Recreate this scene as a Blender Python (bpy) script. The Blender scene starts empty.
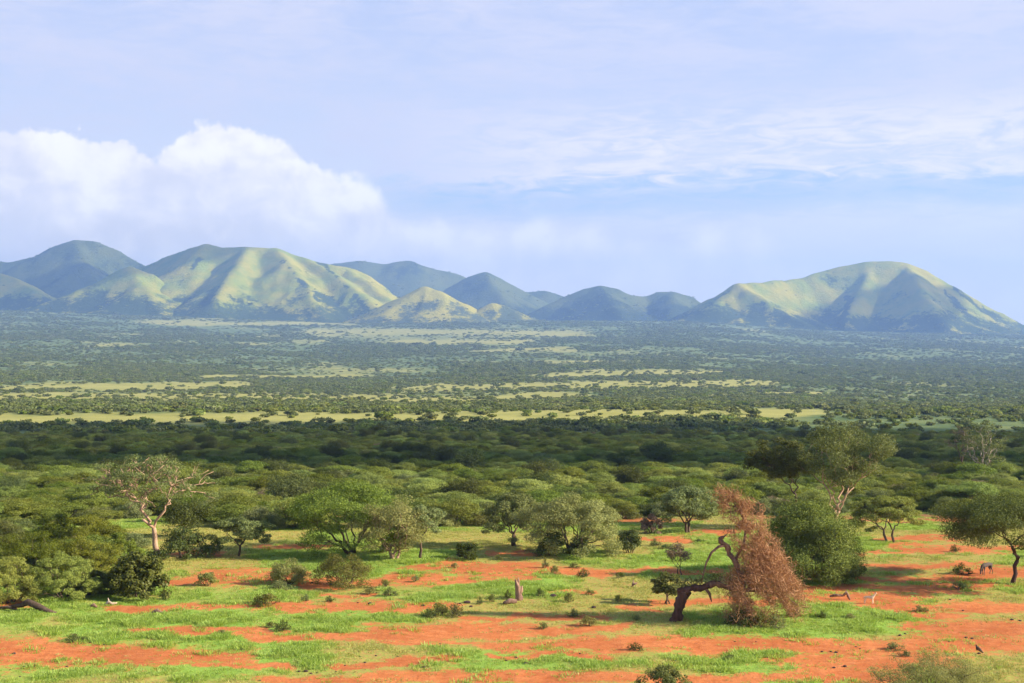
import bpy, math, random
import numpy as np
R = np.random.RandomState(7)
random.seed(7)
SC = bpy.context.scene
COL = SC.collection
F, H, HY, CX = 1422.0, 26.0, 330.0, 512.0
SUN_AZ_FROM_RIGHT = -9.0      # degrees, towards the viewer's side
SUN_EL = 25.0
EXPO = 1.15

# ------------------------------------------------------------------ noise
def _hash(ix, iy, seed):
    h = (ix.astype(np.int64) * 374761393 + iy.astype(np.int64) * 668265263 + seed * 974634777) & 0xFFFFFFFF
    h = ((h ^ (h >> 13)) * 1274126177) & 0xFFFFFFFF
    return ((h ^ (h >> 16)) & 0xFFFF) / 65535.0
def vnoise(x, y, seed=0):
    x = np.asarray(x, float); y = np.asarray(y, float)
    ix = np.floor(x); iy = np.floor(y)
    fx = x - ix; fy = y - iy
    fx = fx * fx * fx * (fx * (fx * 6 - 15) + 10); fy = fy * fy * fy * (fy * (fy * 6 - 15) + 10)
    a = _hash(ix, iy, seed); b = _hash(ix + 1, iy, seed); c = _hash(ix, iy + 1, seed); d = _hash(ix + 1, iy + 1, seed)
    return (a * (1 - fx) + b * fx) * (1 - fy) + (c * (1 - fx) + d * fx) * fy
def fbm(x, y, seed=0, octaves=4, gain=0.5):
    s = 0; a = 1; t = 0
    for i in range(octaves):
        s = s + a * vnoise(x * 2 ** i + i * 17.3, y * 2 ** i + i * 9.1, seed + i); t += a; a *= gain
    return s / t
def sstep(a, b, x):
    t = np.clip((x - a) / (b - a), 0, 1); return t * t * (3 - 2 * t)

# ------------------------------------------------------------------ terrain profile
_near = np.array([(-200, 0), (185, 0), (250, -5), (320, -9), (480, -17), (600, -23.2), (750, -29.9)], float)
_farY = np.array([750, 1000, 1600, 2500, 4000, 6000, 8500, 9500], float)
_farG = np.array([1, .79, .70, .56, .38, .21, .06, 0.0])
def top_row(px):
    return np.interp(px, [-200, 0, 180, 330, 500, 690, 820, 1024, 1200], [306, 310, 316, 322, 320, 321, 330, 335, 337])
def smooth_interp(x, xs, ys):
    # monotone cubic-ish smoothing by averaging nearby linear samples
    w = 0.06 * np.abs(x) + 2
    return (np.interp(x - w, xs, ys) + 2 * np.interp(x, xs, ys) + np.interp(x + w, xs, ys)) / 4
def ground_z(X, Y):
    X = np.asarray(X, float); Y = np.asarray(Y, float)
    zn = smooth_interp(Y, _near[:, 0], _near[:, 1])
    Yc = np.maximum(Y, 700)
    px = CX + F * X / Yc
    tr = top_row(px)
    g = smooth_interp(Yc, _farY, _farG)
    row = tr + (436 - tr) * g
    zf = H - np.minimum(Yc, 9600) * (row - HY) / F
    zf = zf * (1 - sstep(10500, 16000, Yc)) + (-60) * sstep(10500, 16000, Yc)
    k = sstep(700, 760, Y)
    z = zn * (1 - k) + zf * k
    z = z + (fbm(X / 9, Y / 9, 3) - .5) * .35 * sstep(60, 100, Y)
    z = z + (fbm(X / 120, Y / 160, 5, 3) - .5) * 2.0 * sstep(260, 600, Y) + (fbm(X / 500, Y / 700, 8, 3) - .5) * 9 * sstep(900, 2500, Y)
    return z
def to_px(X, Y, Z):
    return CX + F * X / Y, HY + F * (H - Z) / Y
def place(px, row):
    """ground point seen in direction (px,row)"""
    Ys = np.geomspace(85, 1500, 3000)
    Xs = (px - CX) / F * Ys
    _, r = to_px(Xs, Ys, ground_z(Xs, Ys))
    i = int(np.argmax(r <= row))
    return float(Xs[i]), float(Ys[i]), float(ground_z(Xs[i], Ys[i]))

# ------------------------------------------------------------------ helpers
def srgb(r, g, b):
    f = lambda c: (c / 255 / 12.92) if c / 255 < .04045 else ((c / 255 + .055) / 1.055) ** 2.4
    return (f(r), f(g), f(b))
def new_mesh(name, verts, faces, mats=(), midx=None, smooth=False):
    me = bpy.data.meshes.new(name)
    verts = np.asarray(verts, np.float32)
    if isinstance(faces, np.ndarray):
        n, k = faces.shape
        me.vertices.add(len(verts)); me.vertices.foreach_set('co', verts.ravel())
        me.loops.add(n * k); me.loops.foreach_set('vertex_index', faces.ravel().astype(np.int32))
        me.polygons.add(n); me.polygons.foreach_set('loop_start', np.arange(0, n * k, k, dtype=np.int32))
        me.polygons.foreach_set('loop_total', np.full(n, k, np.int32))
    else:
        me.from_pydata([tuple(map(float, v)) for v in verts], [], faces)
    for m in mats: me.materials.append(m)
    if midx is not None: me.polygons.foreach_set('material_index', np.asarray(midx, np.int32))
    me.update(); me.validate()
    me.polygons.foreach_set('use_smooth', np.full(len(me.polygons), smooth))
    return me
def link(name, data, parent=None, loc=(0, 0, 0)):
    o = bpy.data.objects.new(name, data); COL.objects.link(o); o.location = loc
    if parent: o.parent = parent
    return o
def tag(o, label=None, cat=None, group=None, kind=None):
    if label: o['label'] = label
    if cat: o['category'] = cat
    if group: o['group'] = group
    if kind: o['kind'] = kind
    return o

# node helper
class NT:
    def __init__(s, tree): s.t = tree; s.n = tree.nodes; s.l = tree.links
    def add(s, typ, **kw):
        n = s.n.new(typ)
        for k, v in kw.items(): setattr(n, k, v)
        return n
    def set(s, sock, v):
        if isinstance(v, bpy.types.NodeSocket): s.l.new(v, sock)
        elif v is not None:
            if hasattr(sock, 'default_value'):
                if isinstance(v, (tuple, list)) and len(v) == 3 and sock.type == 'RGBA': v = (*v, 1)
                sock.default_value = v
    def math(s, op, a, b=None, c=None, clamp=False):
        n = s.add('ShaderNodeMath', operation=op, use_clamp=clamp)
        s.set(n.inputs[0], a); s.set(n.inputs[1], b); s.set(n.inputs[2], c); return n.outputs[0]
    def mix(s, f, a, b):
        n = s.add('ShaderNodeMix', data_type='RGBA'); s.set(n.inputs[0], f); s.set(n.inputs[6], a); s.set(n.inputs[7], b); return n.outputs[2]
    def ramp(s, x, a, b, lo=0., hi=1., interp='SMOOTHSTEP'):
        n = s.add('ShaderNodeMapRange', interpolation_type=interp); s.set(n.inputs[0], x)
        for i, v in ((1, a), (2, b), (3, lo), (4, hi)): s.set(n.inputs[i], v)
        return n.outputs[0]
    def noise(s, vec, scale, detail=4, rough=.5, dist=0., out=0):
        n = s.add('ShaderNodeTexNoise'); s.set(n.inputs['Vector'], vec); s.set(n.inputs['Scale'], scale)
        s.set(n.inputs['Detail'], detail); s.set(n.inputs['Roughness'], rough); s.set(n.inputs['Distortion'], dist); return n.outputs[out]
    def attr(s, name, out='Fac'):
        n = s.add('ShaderNodeAttribute'); n.attribute_name = name; return n.outputs[out]
    def vmul(s, v, t):
        n = s.add('ShaderNodeVectorMath', operation='MULTIPLY'); s.set(n.inputs[0], v); s.set(n.inputs[1], t); return n.outputs[0]
def mat(name):
    m = bpy.data.materials.new(name); m.use_nodes = True; m.node_tree.nodes.clear(); return m, NT(m.node_tree)

def leaf_mat(name, col, col2, trans=.35, objvar=.32, rough=.6):
    m, n = mat(name)
    g = n.add('ShaderNodeNewGeometry'); oi = n.add('ShaderNodeObjectInfo')
    c = n.mix(g.outputs['Random Per Island'], col, col2)
    hs = n.add('ShaderNodeHueSaturation')
    n.set(hs.inputs['Hue'], n.ramp(oi.outputs['Random'], 0, 1, .5 - .022 * objvar * 4, .5 + .010 * objvar * 4, 'LINEAR'))
    r2 = n.math('FRACT', n.math('MULTIPLY', oi.outputs['Random'], 7.31))
    n.set(hs.inputs['Value'], n.ramp(r2, 0, 1, 1 - objvar, 1 + objvar, 'LINEAR'))
    n.set(hs.inputs['Saturation'], n.ramp(r2, 0, 1, 1.12, .95, 'LINEAR'))
    n.set(hs.inputs['Color'], c)
    d = n.add('ShaderNodeBsdfDiffuse'); n.set(d.inputs[0], hs.outputs[0])
    t = n.add('ShaderNodeBsdfTranslucent'); n.set(t.inputs[0], hs.outputs[0])
    mx = n.add('ShaderNodeMixShader'); n.set(mx.inputs[0], trans); n.l.new(d.outputs[0], mx.inputs[1]); n.l.new(t.outputs[0], mx.inputs[2])
    gl = n.add('ShaderNodeBsdfGlossy'); n.set(gl.inputs['Roughness'], .5); n.set(gl.inputs[0], (1, 1, 1))
    m2 = n.add('ShaderNodeMixShader'); n.set(m2.inputs[0], .008); n.l.new(mx.outputs[0], m2.inputs[1]); n.l.new(gl.outputs[0], m2.inputs[2])
    o = n.add('ShaderNodeOutputMaterial'); n.l.new(m2.outputs[0], o.inputs[0]); return m
def solid_mat(name, c1, c2, scale=3., stretch=(1, 1, .25), rough=.9, bump=.4):
    m, n = mat(name)
    tc = n.add('ShaderNodeTexCoord'); v = n.vmul(tc.outputs['Object'], stretch)
    x = n.ramp(n.noise(v, scale, 5, .65), .35, .68)
    p = n.add('ShaderNodeBsdfPrincipled'); n.set(p.inputs['Base Color'], n.mix(x, c1, c2)); n.set(p.inputs['Roughness'], rough)
    n.set(p.inputs['Specular IOR Level'], .2)
    b = n.add('ShaderNodeBump'); n.set(b.inputs['Strength'], bump); n.set(b.inputs['Distance'], .05); n.set(b.inputs['Height'], x); n.l.new(b.outputs[0], p.inputs['Normal'])
    o = n.add('ShaderNodeOutputMaterial'); n.l.new(p.outputs[0], o.inputs[0]); return m

M = {}
M['acacia'] = leaf_mat('leaf_acacia', (.125, .165, .03), (.25, .29, .055))
M['grey'] = leaf_mat('leaf_greygreen', (.13, .155, .05), (.25, .27, .085))
M['dark'] = leaf_mat('leaf_dark', (.07, .09, .022), (.13, .15, .035))
M['bright'] = leaf_mat('leaf_bright', (.17, .22, .04), (.32, .365, .075))
M['dry'] = leaf_mat('leaf_dry', (.26, .19, .11), (.36, .27, .15))
M['olive'] = leaf_mat('leaf_olive', (.16, .18, .05), (.29, .295, .08))
M['red_twig'] = leaf_mat('twig_redbrown', (.32, .165, .085), (.50, .30, .175), trans=.15, objvar=.02)
M['sage'] = leaf_mat('leaf_sage', (.11, .135, .04), (.23, .25, .085), objvar=.08)
M['round'] = leaf_mat('leaf_round', (.085, .12, .018), (.24, .28, .04), trans=.2, objvar=.02)
M['deep_green'] = leaf_mat('leaf_deep_green', (.085, .105, .022), (.18, .20, .045), trans=.25, objvar=.02)  # dense dark green foliage of the right-edge acacia
M['broad'] = leaf_mat('leaf_broad', (.12, .16, .04), (.25, .28, .085))
M['bark_pale'] = solid_mat('bark_pale', (.50, .32, .20), (.32, .195, .12))
M['bark_white'] = solid_mat('bark_whitish', (.60, .48, .36), (.40, .29, .2))
M['bark_brown'] = solid_mat('bark_brown', (.13, .085, .055), (.07, .045, .03))
M['bark_red'] = solid_mat('bark_darkred', (.11, .055, .04), (.055, .028, .022))
M['wood_dead'] = solid_mat('dead_wood', (.34, .20, .13), (.15, .085, .06))
M['bark_snag'] = solid_mat('bark_snag', (.26, .15, .10), (.12, .065, .045))
M['stone'] = solid_mat('dung_and_stone', (.10, .055, .04), (.05, .03, .025), stretch=(1, 1, 1), scale=6)

# ------------------------------------------------------------------ tubes & leaves
class Tubes:
    def __init__(s): s.v = []; s.f = []; s.n = 0
    def line(s, pts, rads, sides=6, rough=0.):
        pts = [np.asarray(p, float) for p in pts]
        if rough:
            q_, w_ = [], []
            for i in range(len(pts) - 1):
                for t in (0, .33, .67): q_.append(pts[i] * (1 - t) + pts[i + 1] * t + np.random.RandomState(i * 7 + int(t * 10)).normal(0, rough * rads[i] * .35, 3)); w_.append((rads[i] * (1 - t) + rads[i + 1] * t) * (1 + rough * math.sin(i * 5.1 + t * 9)))
            q_.append(pts[-1]); w_.append(rads[-1]); pts, rads = q_, w_
        rings = []
        for i, p in enumerate(pts):
            a = pts[max(i - 1, 0)]; b = pts[min(i + 1, len(pts) - 1)]
            d = b - a; d = d / (np.linalg.norm(d) + 1e-9)
            u = np.cross(d, (0, 1, 0.13)) if abs(d[1]) < .9 else np.cross(d, (1, 0, 0.1))
            u /= np.linalg.norm(u); w = np.cross(d, u)
            base = s.n
            for k in range(sides):
                an = 2 * math.pi * k / sides
                s.v.append(p + (u * math.cos(an) + w * math.sin(an)) * rads[i] * (1 + .12 * math.sin(an * 2 + i)))
            s.n += sides; rings.append(base)
        for i in range(len(rings) - 1):
            a, b = rings[i], rings[i + 1]
            for k in range(sides):
                k2 = (k + 1) % sides
                s.f.append((a + k, a + k2, b + k2)); s.f.append((a + k, b + k2, b + k))
        s.v.append(pts[-1]); t = s.n; s.n += 1
        for k in range(sides): s.f.append((rings[-1] + k, rings[-1] + (k + 1) % sides, t))
        s.v.append(pts[0]); t = s.n; s.n += 1
        for k in range(sides): s.f.append((rings[0] + (k + 1) % sides, rings[0] + k, t))
    def mesh(s, name, m): return new_mesh(name, np.array(s.v), np.array(s.f, int), [m], smooth=True)

def wobble(a, b, rr, n=3, amp=.12):
    a = np.asarray(a, float); b = np.asarray(b, float); L = np.linalg.norm(b - a)
    out = [a]
    for i in range(1, n):
        t = i / n; out.append(a + (b - a) * t + rr.normal(0, amp * L * .5, 3) * np.array([1, 1, .6]))
    out.append(b); return out
def grow(tb, node, targets, r, rr, level=0, twist=.13, frac=.42, rmin=.02, tips=None):
    targets = np.asarray(targets)
    if len(targets) == 1:
        pts = wobble(node, targets[0], rr, 3, twist)
        tb.line(pts, [r, r * .75, r * .55, rmin * .6], 4 if level > 2 else 5); return
    k = 3 if (len(targets) > 6 and rr.rand() < .5) else 2
    D = targets - node; D = D / (np.linalg.norm(D, axis=1)[:, None] + 1e-6)
    cen = D[rr.choice(len(D), k, replace=False)]
    for _ in range(6):
        lab = np.argmax(D @ cen.T, axis=1)
        for j in range(k):
            if (lab == j).any(): cen[j] = D[lab == j].mean(0)
    for j in range(k):
        g = targets[lab == j]
        if not len(g): continue
        if len(g) == len(targets):
            grow(tb, node, g[:len(g) // 2], r * .75, rr, level + 1, twist, frac, rmin); grow(tb, node, g[len(g) // 2:], r * .75, rr, level + 1, twist, frac, rmin); return
        rj = max(rmin, r * (len(g) / len(targets)) ** .45)
        c = g.mean(0)
        if len(g) == 1: grow(tb, node, g, rj, rr, level + 1, twist, frac, rmin); continue
        nx = node + (c - node) * frac + rr.normal(0, twist * np.linalg.norm(c - node) * .4, 3)
        nn = 4 if level < 2 else 3
        pts = wobble(node, nx, rr, nn, twist)
        tb.line(pts, list(np.linspace(rj, rj * .82, nn + 1)), 7 if level < 1 else 5)
        grow(tb, nx, g, rj * .82, rr, level + 1, twist, frac, rmin)

def leaves(centers, radii, count, size, rr, up=.5, shell=.0, thin=.5, aspect=1.0):
    """many small leaf faces (quads) spread in ellipsoids; returns verts, faces"""
    centers = np.asarray(centers, float); radii = np.asarray(radii, float)
    vol = radii[:, 0] * radii[:, 1]; p = vol / vol.sum()
    idx = rr.choice(len(centers), count, p=p)
    d = rr.normal(size=(count, 3)); d /= np.linalg.norm(d, axis=1)[:, None]
    rad = rr.rand(count) ** (1 / 3.) * (1 - shell) + shell
    rad *= 1 + .25 * (rr.rand(count) - .5)
    P = centers[idx] + d * rad[:, None] * radii[idx]
    nrm = rr.normal(size=(count, 3)); nrm[:, 2] += up * 1.2; cc = centers.mean(0); oo = P - cc - np.array([0, 0, -1.]); oo /= (np.linalg.norm(oo, axis=1)[:, None] + 1e-6); nrm += d * .5 + oo * .7
    nrm /= np.linalg.norm(nrm, axis=1)[:, None]
    t = np.cross(nrm, rr.normal(size=(count, 3))); t /= (np.linalg.norm(t, axis=1)[:, None] + 1e-6)
    b = np.cross(nrm, t)
    s = size * (.6 + .8 * rr.rand(count))[:, None]
    a = s * aspect; w = s * thin
    V = np.stack([P - t * a, P - b * w, P + t * a, P + b * w], 1).reshape(-1, 3)
    Fc = np.arange(count * 4).reshape(-1, 4)
    return V, Fc

def crown_targets(kind, rx, ry, z0, z1, n, rr):
    """branch-tip points filling a crown envelope: width 2rx, from height z0 to z1"""
    out = []
    zc, hz = (z0 + z1) / 2, (z1 - z0) / 2
    while len(out) < n:
        if kind == 'umbrella':
            a = rr.rand() * 6.283; r = math.sqrt(rr.rand())
            lay = rr.rand()
            z = z1 - (z1 - z0) * (.10 + .75 * lay ** 1.6) * (.35 + .65 * r) - (z1 - z0) * .28 * r * r
            r2 = r * (1 - .12 * lay)
            out.append((rx * r2 * math.cos(a) * .92, ry * r2 * math.sin(a) * .92, z))
        elif kind == 'dome':
            a = rr.rand() * 6.283; el = math.asin(rr.rand() ** .8); r = .45 + .5 * rr.rand() ** .5
            out.append((rx * r * math.cos(a) * math.cos(el), ry * r * math.sin(a) * math.cos(el), z0 + (z1 - z0) * r * (math.sin(el) * .92)))
        else:
            p = rr.normal(size=3); p /= np.linalg.norm(p); r = rr.rand() ** .4
            out.append((p[0] * rx * r * .9, p[1] * ry * r * .9, zc + p[2] * hz * r * .88))
    out = np.array(out)
    # lopsided, uneven outline
    an = np.arctan2(out[:, 1], out[:, 0]); ph = rr.rand(3) * 6.28
    k = 1 + .14 * np.sin(an * 2 + ph[0]) + .10 * np.sin(an * 3 + ph[1]) + .07 * np.sin(an * 5 + ph[2])
    out[:, 0] *= k; out[:, 1] *= k
    return out

def tree_meshes(name, kind, rx, ry, z0, z1, tips, nleaf, lsize, seed, leafm, barkm, r0=.2, fork=None, stems=1, pad=.22, padz=.35,
                thin=.45, up=.5, offset=(0, 0), aspect=1., twist=.13, lean=(0, 0), cover=1., bare=0., rmin=.02):
    rr = np.random.RandomState(seed)
    T = crown_targets(kind, rx, ry, z0, z1, tips, rr); T[:, 0] += offset[0]; T[:, 1] += offset[1]
    tb = Tubes()
    fk = fork if fork is not None else z0 * .7
    if stems == 1:
        f = np.array([lean[0], lean[1], fk])
        pts = wobble((0, 0, -.25), f, rr, 4, .07)
        tb.line(pts, [r0 * 1.35, r0 * 1.02, r0 * .95, r0 * .9, r0 * .88], 8)
        grow(tb, f, T, r0 * .85, rr, 0, twist, rmin=rmin)
    else:
        an = np.arctan2(T[:, 1] - offset[1], T[:, 0] - offset[0]); o = np.argsort(an)
        for g in np.array_split(o, stems):
            b = np.array([rr.normal(0, .25), rr.normal(0, .25), -.2]); c = T[g].mean(0)
            f = b * .6 + np.array([c[0] * .25, c[1] * .25, fk])
            tb.line(wobble(b, f, rr, 3, .1), [r0 * 1.1, r0, r0 * .85, r0 * .8], 6)
            grow(tb, f, T[g], r0 * .78, rr, 1, twist, rmin=rmin)
    trunk = tb.mesh(name + '_trunk', barkm)
    keep = T[rr.rand(len(T)) < cover]
    if len(keep) == 0: keep = T
    pr = np.stack([np.full(len(keep), pad * rx), np.full(len(keep), pad * ry), np.full(len(keep), max(.12, pad * rx * padz))], 1)
    pr *= (.6 + .8 * rr.rand(len(keep)))[:, None]
    lift = keep.copy(); lift[:, 2] += pr[:, 2] * .3
    V, Fc = leaves(lift, pr, nleaf, lsize, rr, up, thin=thin, aspect=aspect)
    V[:, 2] = np.where(V[:, 2] < .03, .03 + rr.rand(len(V)) * .1, V[:, 2])
    crown = new_mesh(name + '_crown', V, Fc, [leafm])
    return trunk, crown
def add_tree(name, meshes, loc, label, cat='tree', rot=0., scale=1., group=None, proto=None):
    e = link(name, None, None, loc); e.rotation_euler = (0, 0, rot)
    e.scale = (scale,) * 3 if not isinstance(scale, tuple) else scale
    tag(e, label, cat, group)
    link('trunk' if cat == 'tree' else 'stems', meshes[0], e); link('crown' if cat == 'tree' else 'foliage', meshes[1], e)
    return e

# ------------------------------------------------------------------ ground layout (red soil bands, some at the right painting in cast shadows)
STROKES = [(-60,650,60,652,14),(60,654,150,655,11),(140,655,240,655,6),(130,631,210,631,3),(105,606,290,606,4),(88,584,120,583,3),(165,582,205,582,4),(180,553,205,553,3),
 (285,607,420,609,6),(215,577,272,577,8),(293,584,342,584,4),(375,580,425,579,4),(195,633,260,632,3),(250,638,420,637,5),(195,654,232,656,7),(195,664,285,664,3),(340,664,410,663,3),
 (255,679,420,678,5),(266,546,308,546,3),(400,581,520,579,5),(430,568,520,568,6),(470,571,640,571,4),(480,553,535,552,2),(440,562,485,562,2),(395,607,462,608,4),(530,617,585,616,3),
 (395,631,510,631,7),(500,630,590,629,5),(495,645,640,645,6),(400,643,470,643,2),(395,661,452,661,3),(505,656,605,656,3),(395,677,640,677,7),(678,573,708,573,5),(655,601,800,599,4),(595,625,617,625,3),
 (600,645,830,645,8),(600,679,830,679,5),(893,538,950,538,3),(900,549,1000,549,4),(870,566,965,566,3),(880,577,990,577,4),(980,573,1080,573,6),(800,588,980,587,4),(790,598,900,597,5),  # band left of the right-edge acacia paints its cast shadow as soil
 (893,600,912,612,7),(900,607,1080,606,5),(925,616,960,618,4),(935,630,1090,628,8),(815,648,1000,642,9),(815,664,905,660,11),(800,675,880,676,9),(700,534,730,534,2),(-40,604,20,604,3),
 (20,556,60,556,3),(640,540,700,539,2),(860,553,905,553,2),(905,590,960,591,4),(560,592,600,592,1.5),(310,596,370,597,1.5),(620,607,660,609,2),(470,620,520,621,2.5)]
# extra bands on the ground below the frame so that it goes on outside the picture
def soil_shadow_mask(px, row, X, Y):
    wx = (fbm(X / 5, Y / 6, 21, 5, .6) - .5) * 80; wy = (fbm(X / 4, Y / 6, 31, 5, .6) - .5) * 14
    x = px + wx; y = row + wy
    s = np.full(np.shape(px), -.6)
    for (x0, y0, x1, y1, h) in STROKES:
        t = np.clip((x - x0) / max(x1 - x0, 1), 0, 1)
        yy = y0 + (y1 - y0) * t
        ex = np.maximum(np.maximum(x0 - x, x - x1), 0) / (h * 4)
        d = np.sqrt(((y - yy) / (h * 1.0)) ** 2 + ex ** 2)
        s = np.maximum(s, 1.0 - d * .5)
    s = np.clip(s, -.2, 1)
    out = (fbm(X / 14, Y / 22, 41) - .5) * 3 + .45
    k = sstep(695, 730, row) + sstep(530, 518, row) * 1 + (px < -60) + (px > 1090)
    k = np.clip(k, 0, 1)
    return s * (1 - k) + out * k
# far plain: open dry grass bands (in view directions along the plain); value 1 = open, 0 = bush
OPEN = [(-100,419,300,419,6.5),(280,418,620,415,6.),(600,414,800,412,4.5),(-100,398,400,397,5),(-100,388,250,386,3.5),(380,402,560,396,4),(430,388,740,383,4.5),(540,374,700,371,3),(170,322,335,325,1.8),(330,333,560,333,4),(400,341,520,342,3),
 (480,350,560,350,2),(560,362,620,361,2),(700,395,800,393,2),(230,377,330,376,2),(200,319,250,319,1)]
def open_mask(px, row, X, Y):
    wy = (fbm(px / 60, row / 5, 61) - .5) * 6; wx = (fbm(px / 50, row / 6, 71) - .5) * 60
    s = np.full(np.shape(px), -.5)
    for (x0, y0, x1, y1, h) in OPEN:
        t = np.clip((px + wx - x0) / max(x1 - x0, 1), 0, 1)
        ex = np.maximum(np.maximum(x0 - px - wx, px + wx - x1), 0) / 25
        d = np.sqrt(((row + wy - (y0 + (y1 - y0) * t)) / h) ** 2 + ex ** 2)
        s = np.maximum(s, 1 - d * .5)
    s = np.maximum(s, (fbm(X / 300, Y / 600, 88, 5) - .50) * 1.8 * (px > -300))
    return np.clip(s, 0, 1)

# rows and columns of the ground sheet
rowsY = np.concatenate([np.linspace(-60, 88, 20), np.arange(88.5, 215, .42), np.geomspace(215.5, 1000, 260), np.geomspace(1006, 13000, 420), np.geomspace(13200, 17000, 6)])
cols = np.concatenate([np.linspace(-1.5, -.42, 24), np.linspace(-.415, .415, 640), np.linspace(.42, 1.5, 24)])
GY, GT = np.meshgrid(rowsY, cols, indexing='ij')
GX = GT * np.where(GY > 60, GY, 60 + (60 - GY) * .0 + 40 * (60 - GY) / 120)
GZ = ground_z(GX, GY)
nr, nc = GY.shape
ii = (np.arange(nr - 1)[:, None] * nc + np.arange(nc - 1)[None, :]).ravel()
gf = np.stack([ii, ii + 1, ii + nc + 1, ii + nc], 1)
Yp = np.maximum(GY, 60)
gpx, grow_ = to_px(GX, Yp, GZ)
soil = soil_shadow_mask(gpx, grow_, GX, GY)
opn = open_mask(gpx, grow_, GX, GY)
lush = fbm(GX / 11, GY / 16, 77, 4)
gm, n = mat('ground')
geo = n.add('ShaderNodeNewGeometry'); P = geo.outputs['Position']
n1 = n.noise(P, .9, 6, .65); n2 = n.noise(P, 4.5, 4, .6); n3 = n.noise(P, .12, 4, .6)
s = n.math('ADD', n.attr('soil'), n.math('MULTIPLY', n.math('SUBTRACT', n1, .5), 1.3))
s = n.math('ADD', s, n.math('MULTIPLY', n.math('SUBTRACT', n2, .5), 1.0))
sf = n.ramp(s, .38, .68)
red = n.mix(n.ramp(n1, .35, .7), (.52, .15, .045), (.64, .225, .075))
red = n.mix(n.ramp(n3, .38, .62), red, n.mix(.45, red, (.40, .10, .03)))
n5 = n.noise(P, 11, 3, .7); n6 = n.noise(n.vmul(P, (.35, 1, 1)), 1.6, 5, .7)
red = n.mix(n.ramp(n6, .52, .70, 0, .55), red, (.66, .28, .11))
red = n.mix(n.ramp(n2, .58, .72, 0, .8), red, (.28, .08, .03))
red = n.mix(n.ramp(n5, .62, .72, 0, .8), red, (.16, .07, .035))
lushm = n.ramp(n.math('ADD', n.attr('lush'), n.math('MULTIPLY', n.math('SUBTRACT', n2, .5), .3)), .40, .62)
thin = n.mix(n.ramp(n.noise(P, 2.3, 5, .7), .42, .60), (.36, .36, .075), (.50, .27, .09))
grn = n.mix(lushm, thin, (.28, .41, .065))
grn = n.mix(n.ramp(n2, .35, .65), n.mix(.3, grn, (.14, .22, .03)), grn)
near = n.mix(sf, grn, red)
# far plain
nf = n.noise(n.vmul(P, (1, 1, 1)), .02, 6, .7); nf2 = n.noise(P, .004, 5, .6)
fardry = n.mix(n.ramp(nf, .3, .7), (.31, .29, .075), (.40, .365, .11))
fargrn = n.mix(n.ramp(nf, .35, .65), (.105, .15, .055), (.195, .225, .08))
of = n.ramp(n.math('ADD', n.attr('open'), n.math('MULTIPLY', n.math('SUBTRACT', nf, .5), 1.1)), .15, .85)
far = n.mix(of, fargrn, fardry)
sep = n.add('ShaderNodeSeparateXYZ'); n.l.new(P, sep.inputs[0])
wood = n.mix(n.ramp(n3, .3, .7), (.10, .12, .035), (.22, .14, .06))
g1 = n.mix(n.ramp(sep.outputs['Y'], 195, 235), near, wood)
g2 = n.mix(n.ramp(sep.outputs['Y'], 700, 780), g1, far)
pr = n.add('ShaderNodeBsdfPrincipled'); n.set(pr.inputs['Base Color'], g2); n.set(pr.inputs['Roughness'], 1.); n.set(pr.inputs['Specular IOR Level'], .05)
bp = n.add('ShaderNodeBump'); n.set(bp.inputs['Strength'], .5); n.set(bp.inputs['Distance'], .25)
n.set(bp.inputs['Height'], n.math('ADD', n1, n.math('MULTIPLY', n2, .5))); n.l.new(bp.outputs[0], pr.inputs['Normal'])
o = n.add('ShaderNodeOutputMaterial'); n.l.new(pr.outputs[0], o.inputs[0])
gme = new_mesh('ground', np.stack([GX, GY, GZ], -1).reshape(-1, 3), gf, [gm], smooth=True)
for nm, arr in (('soil', soil), ('open', opn), ('lush', lush)):
    a = gme.attributes.new(nm, 'FLOAT', 'POINT'); a.data.foreach_set('value', arr.ravel().astype(np.float32))
tag(link('ground', gme), 'red earth and green grass clearing running out into the bush plain', None, None, 'structure')

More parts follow.
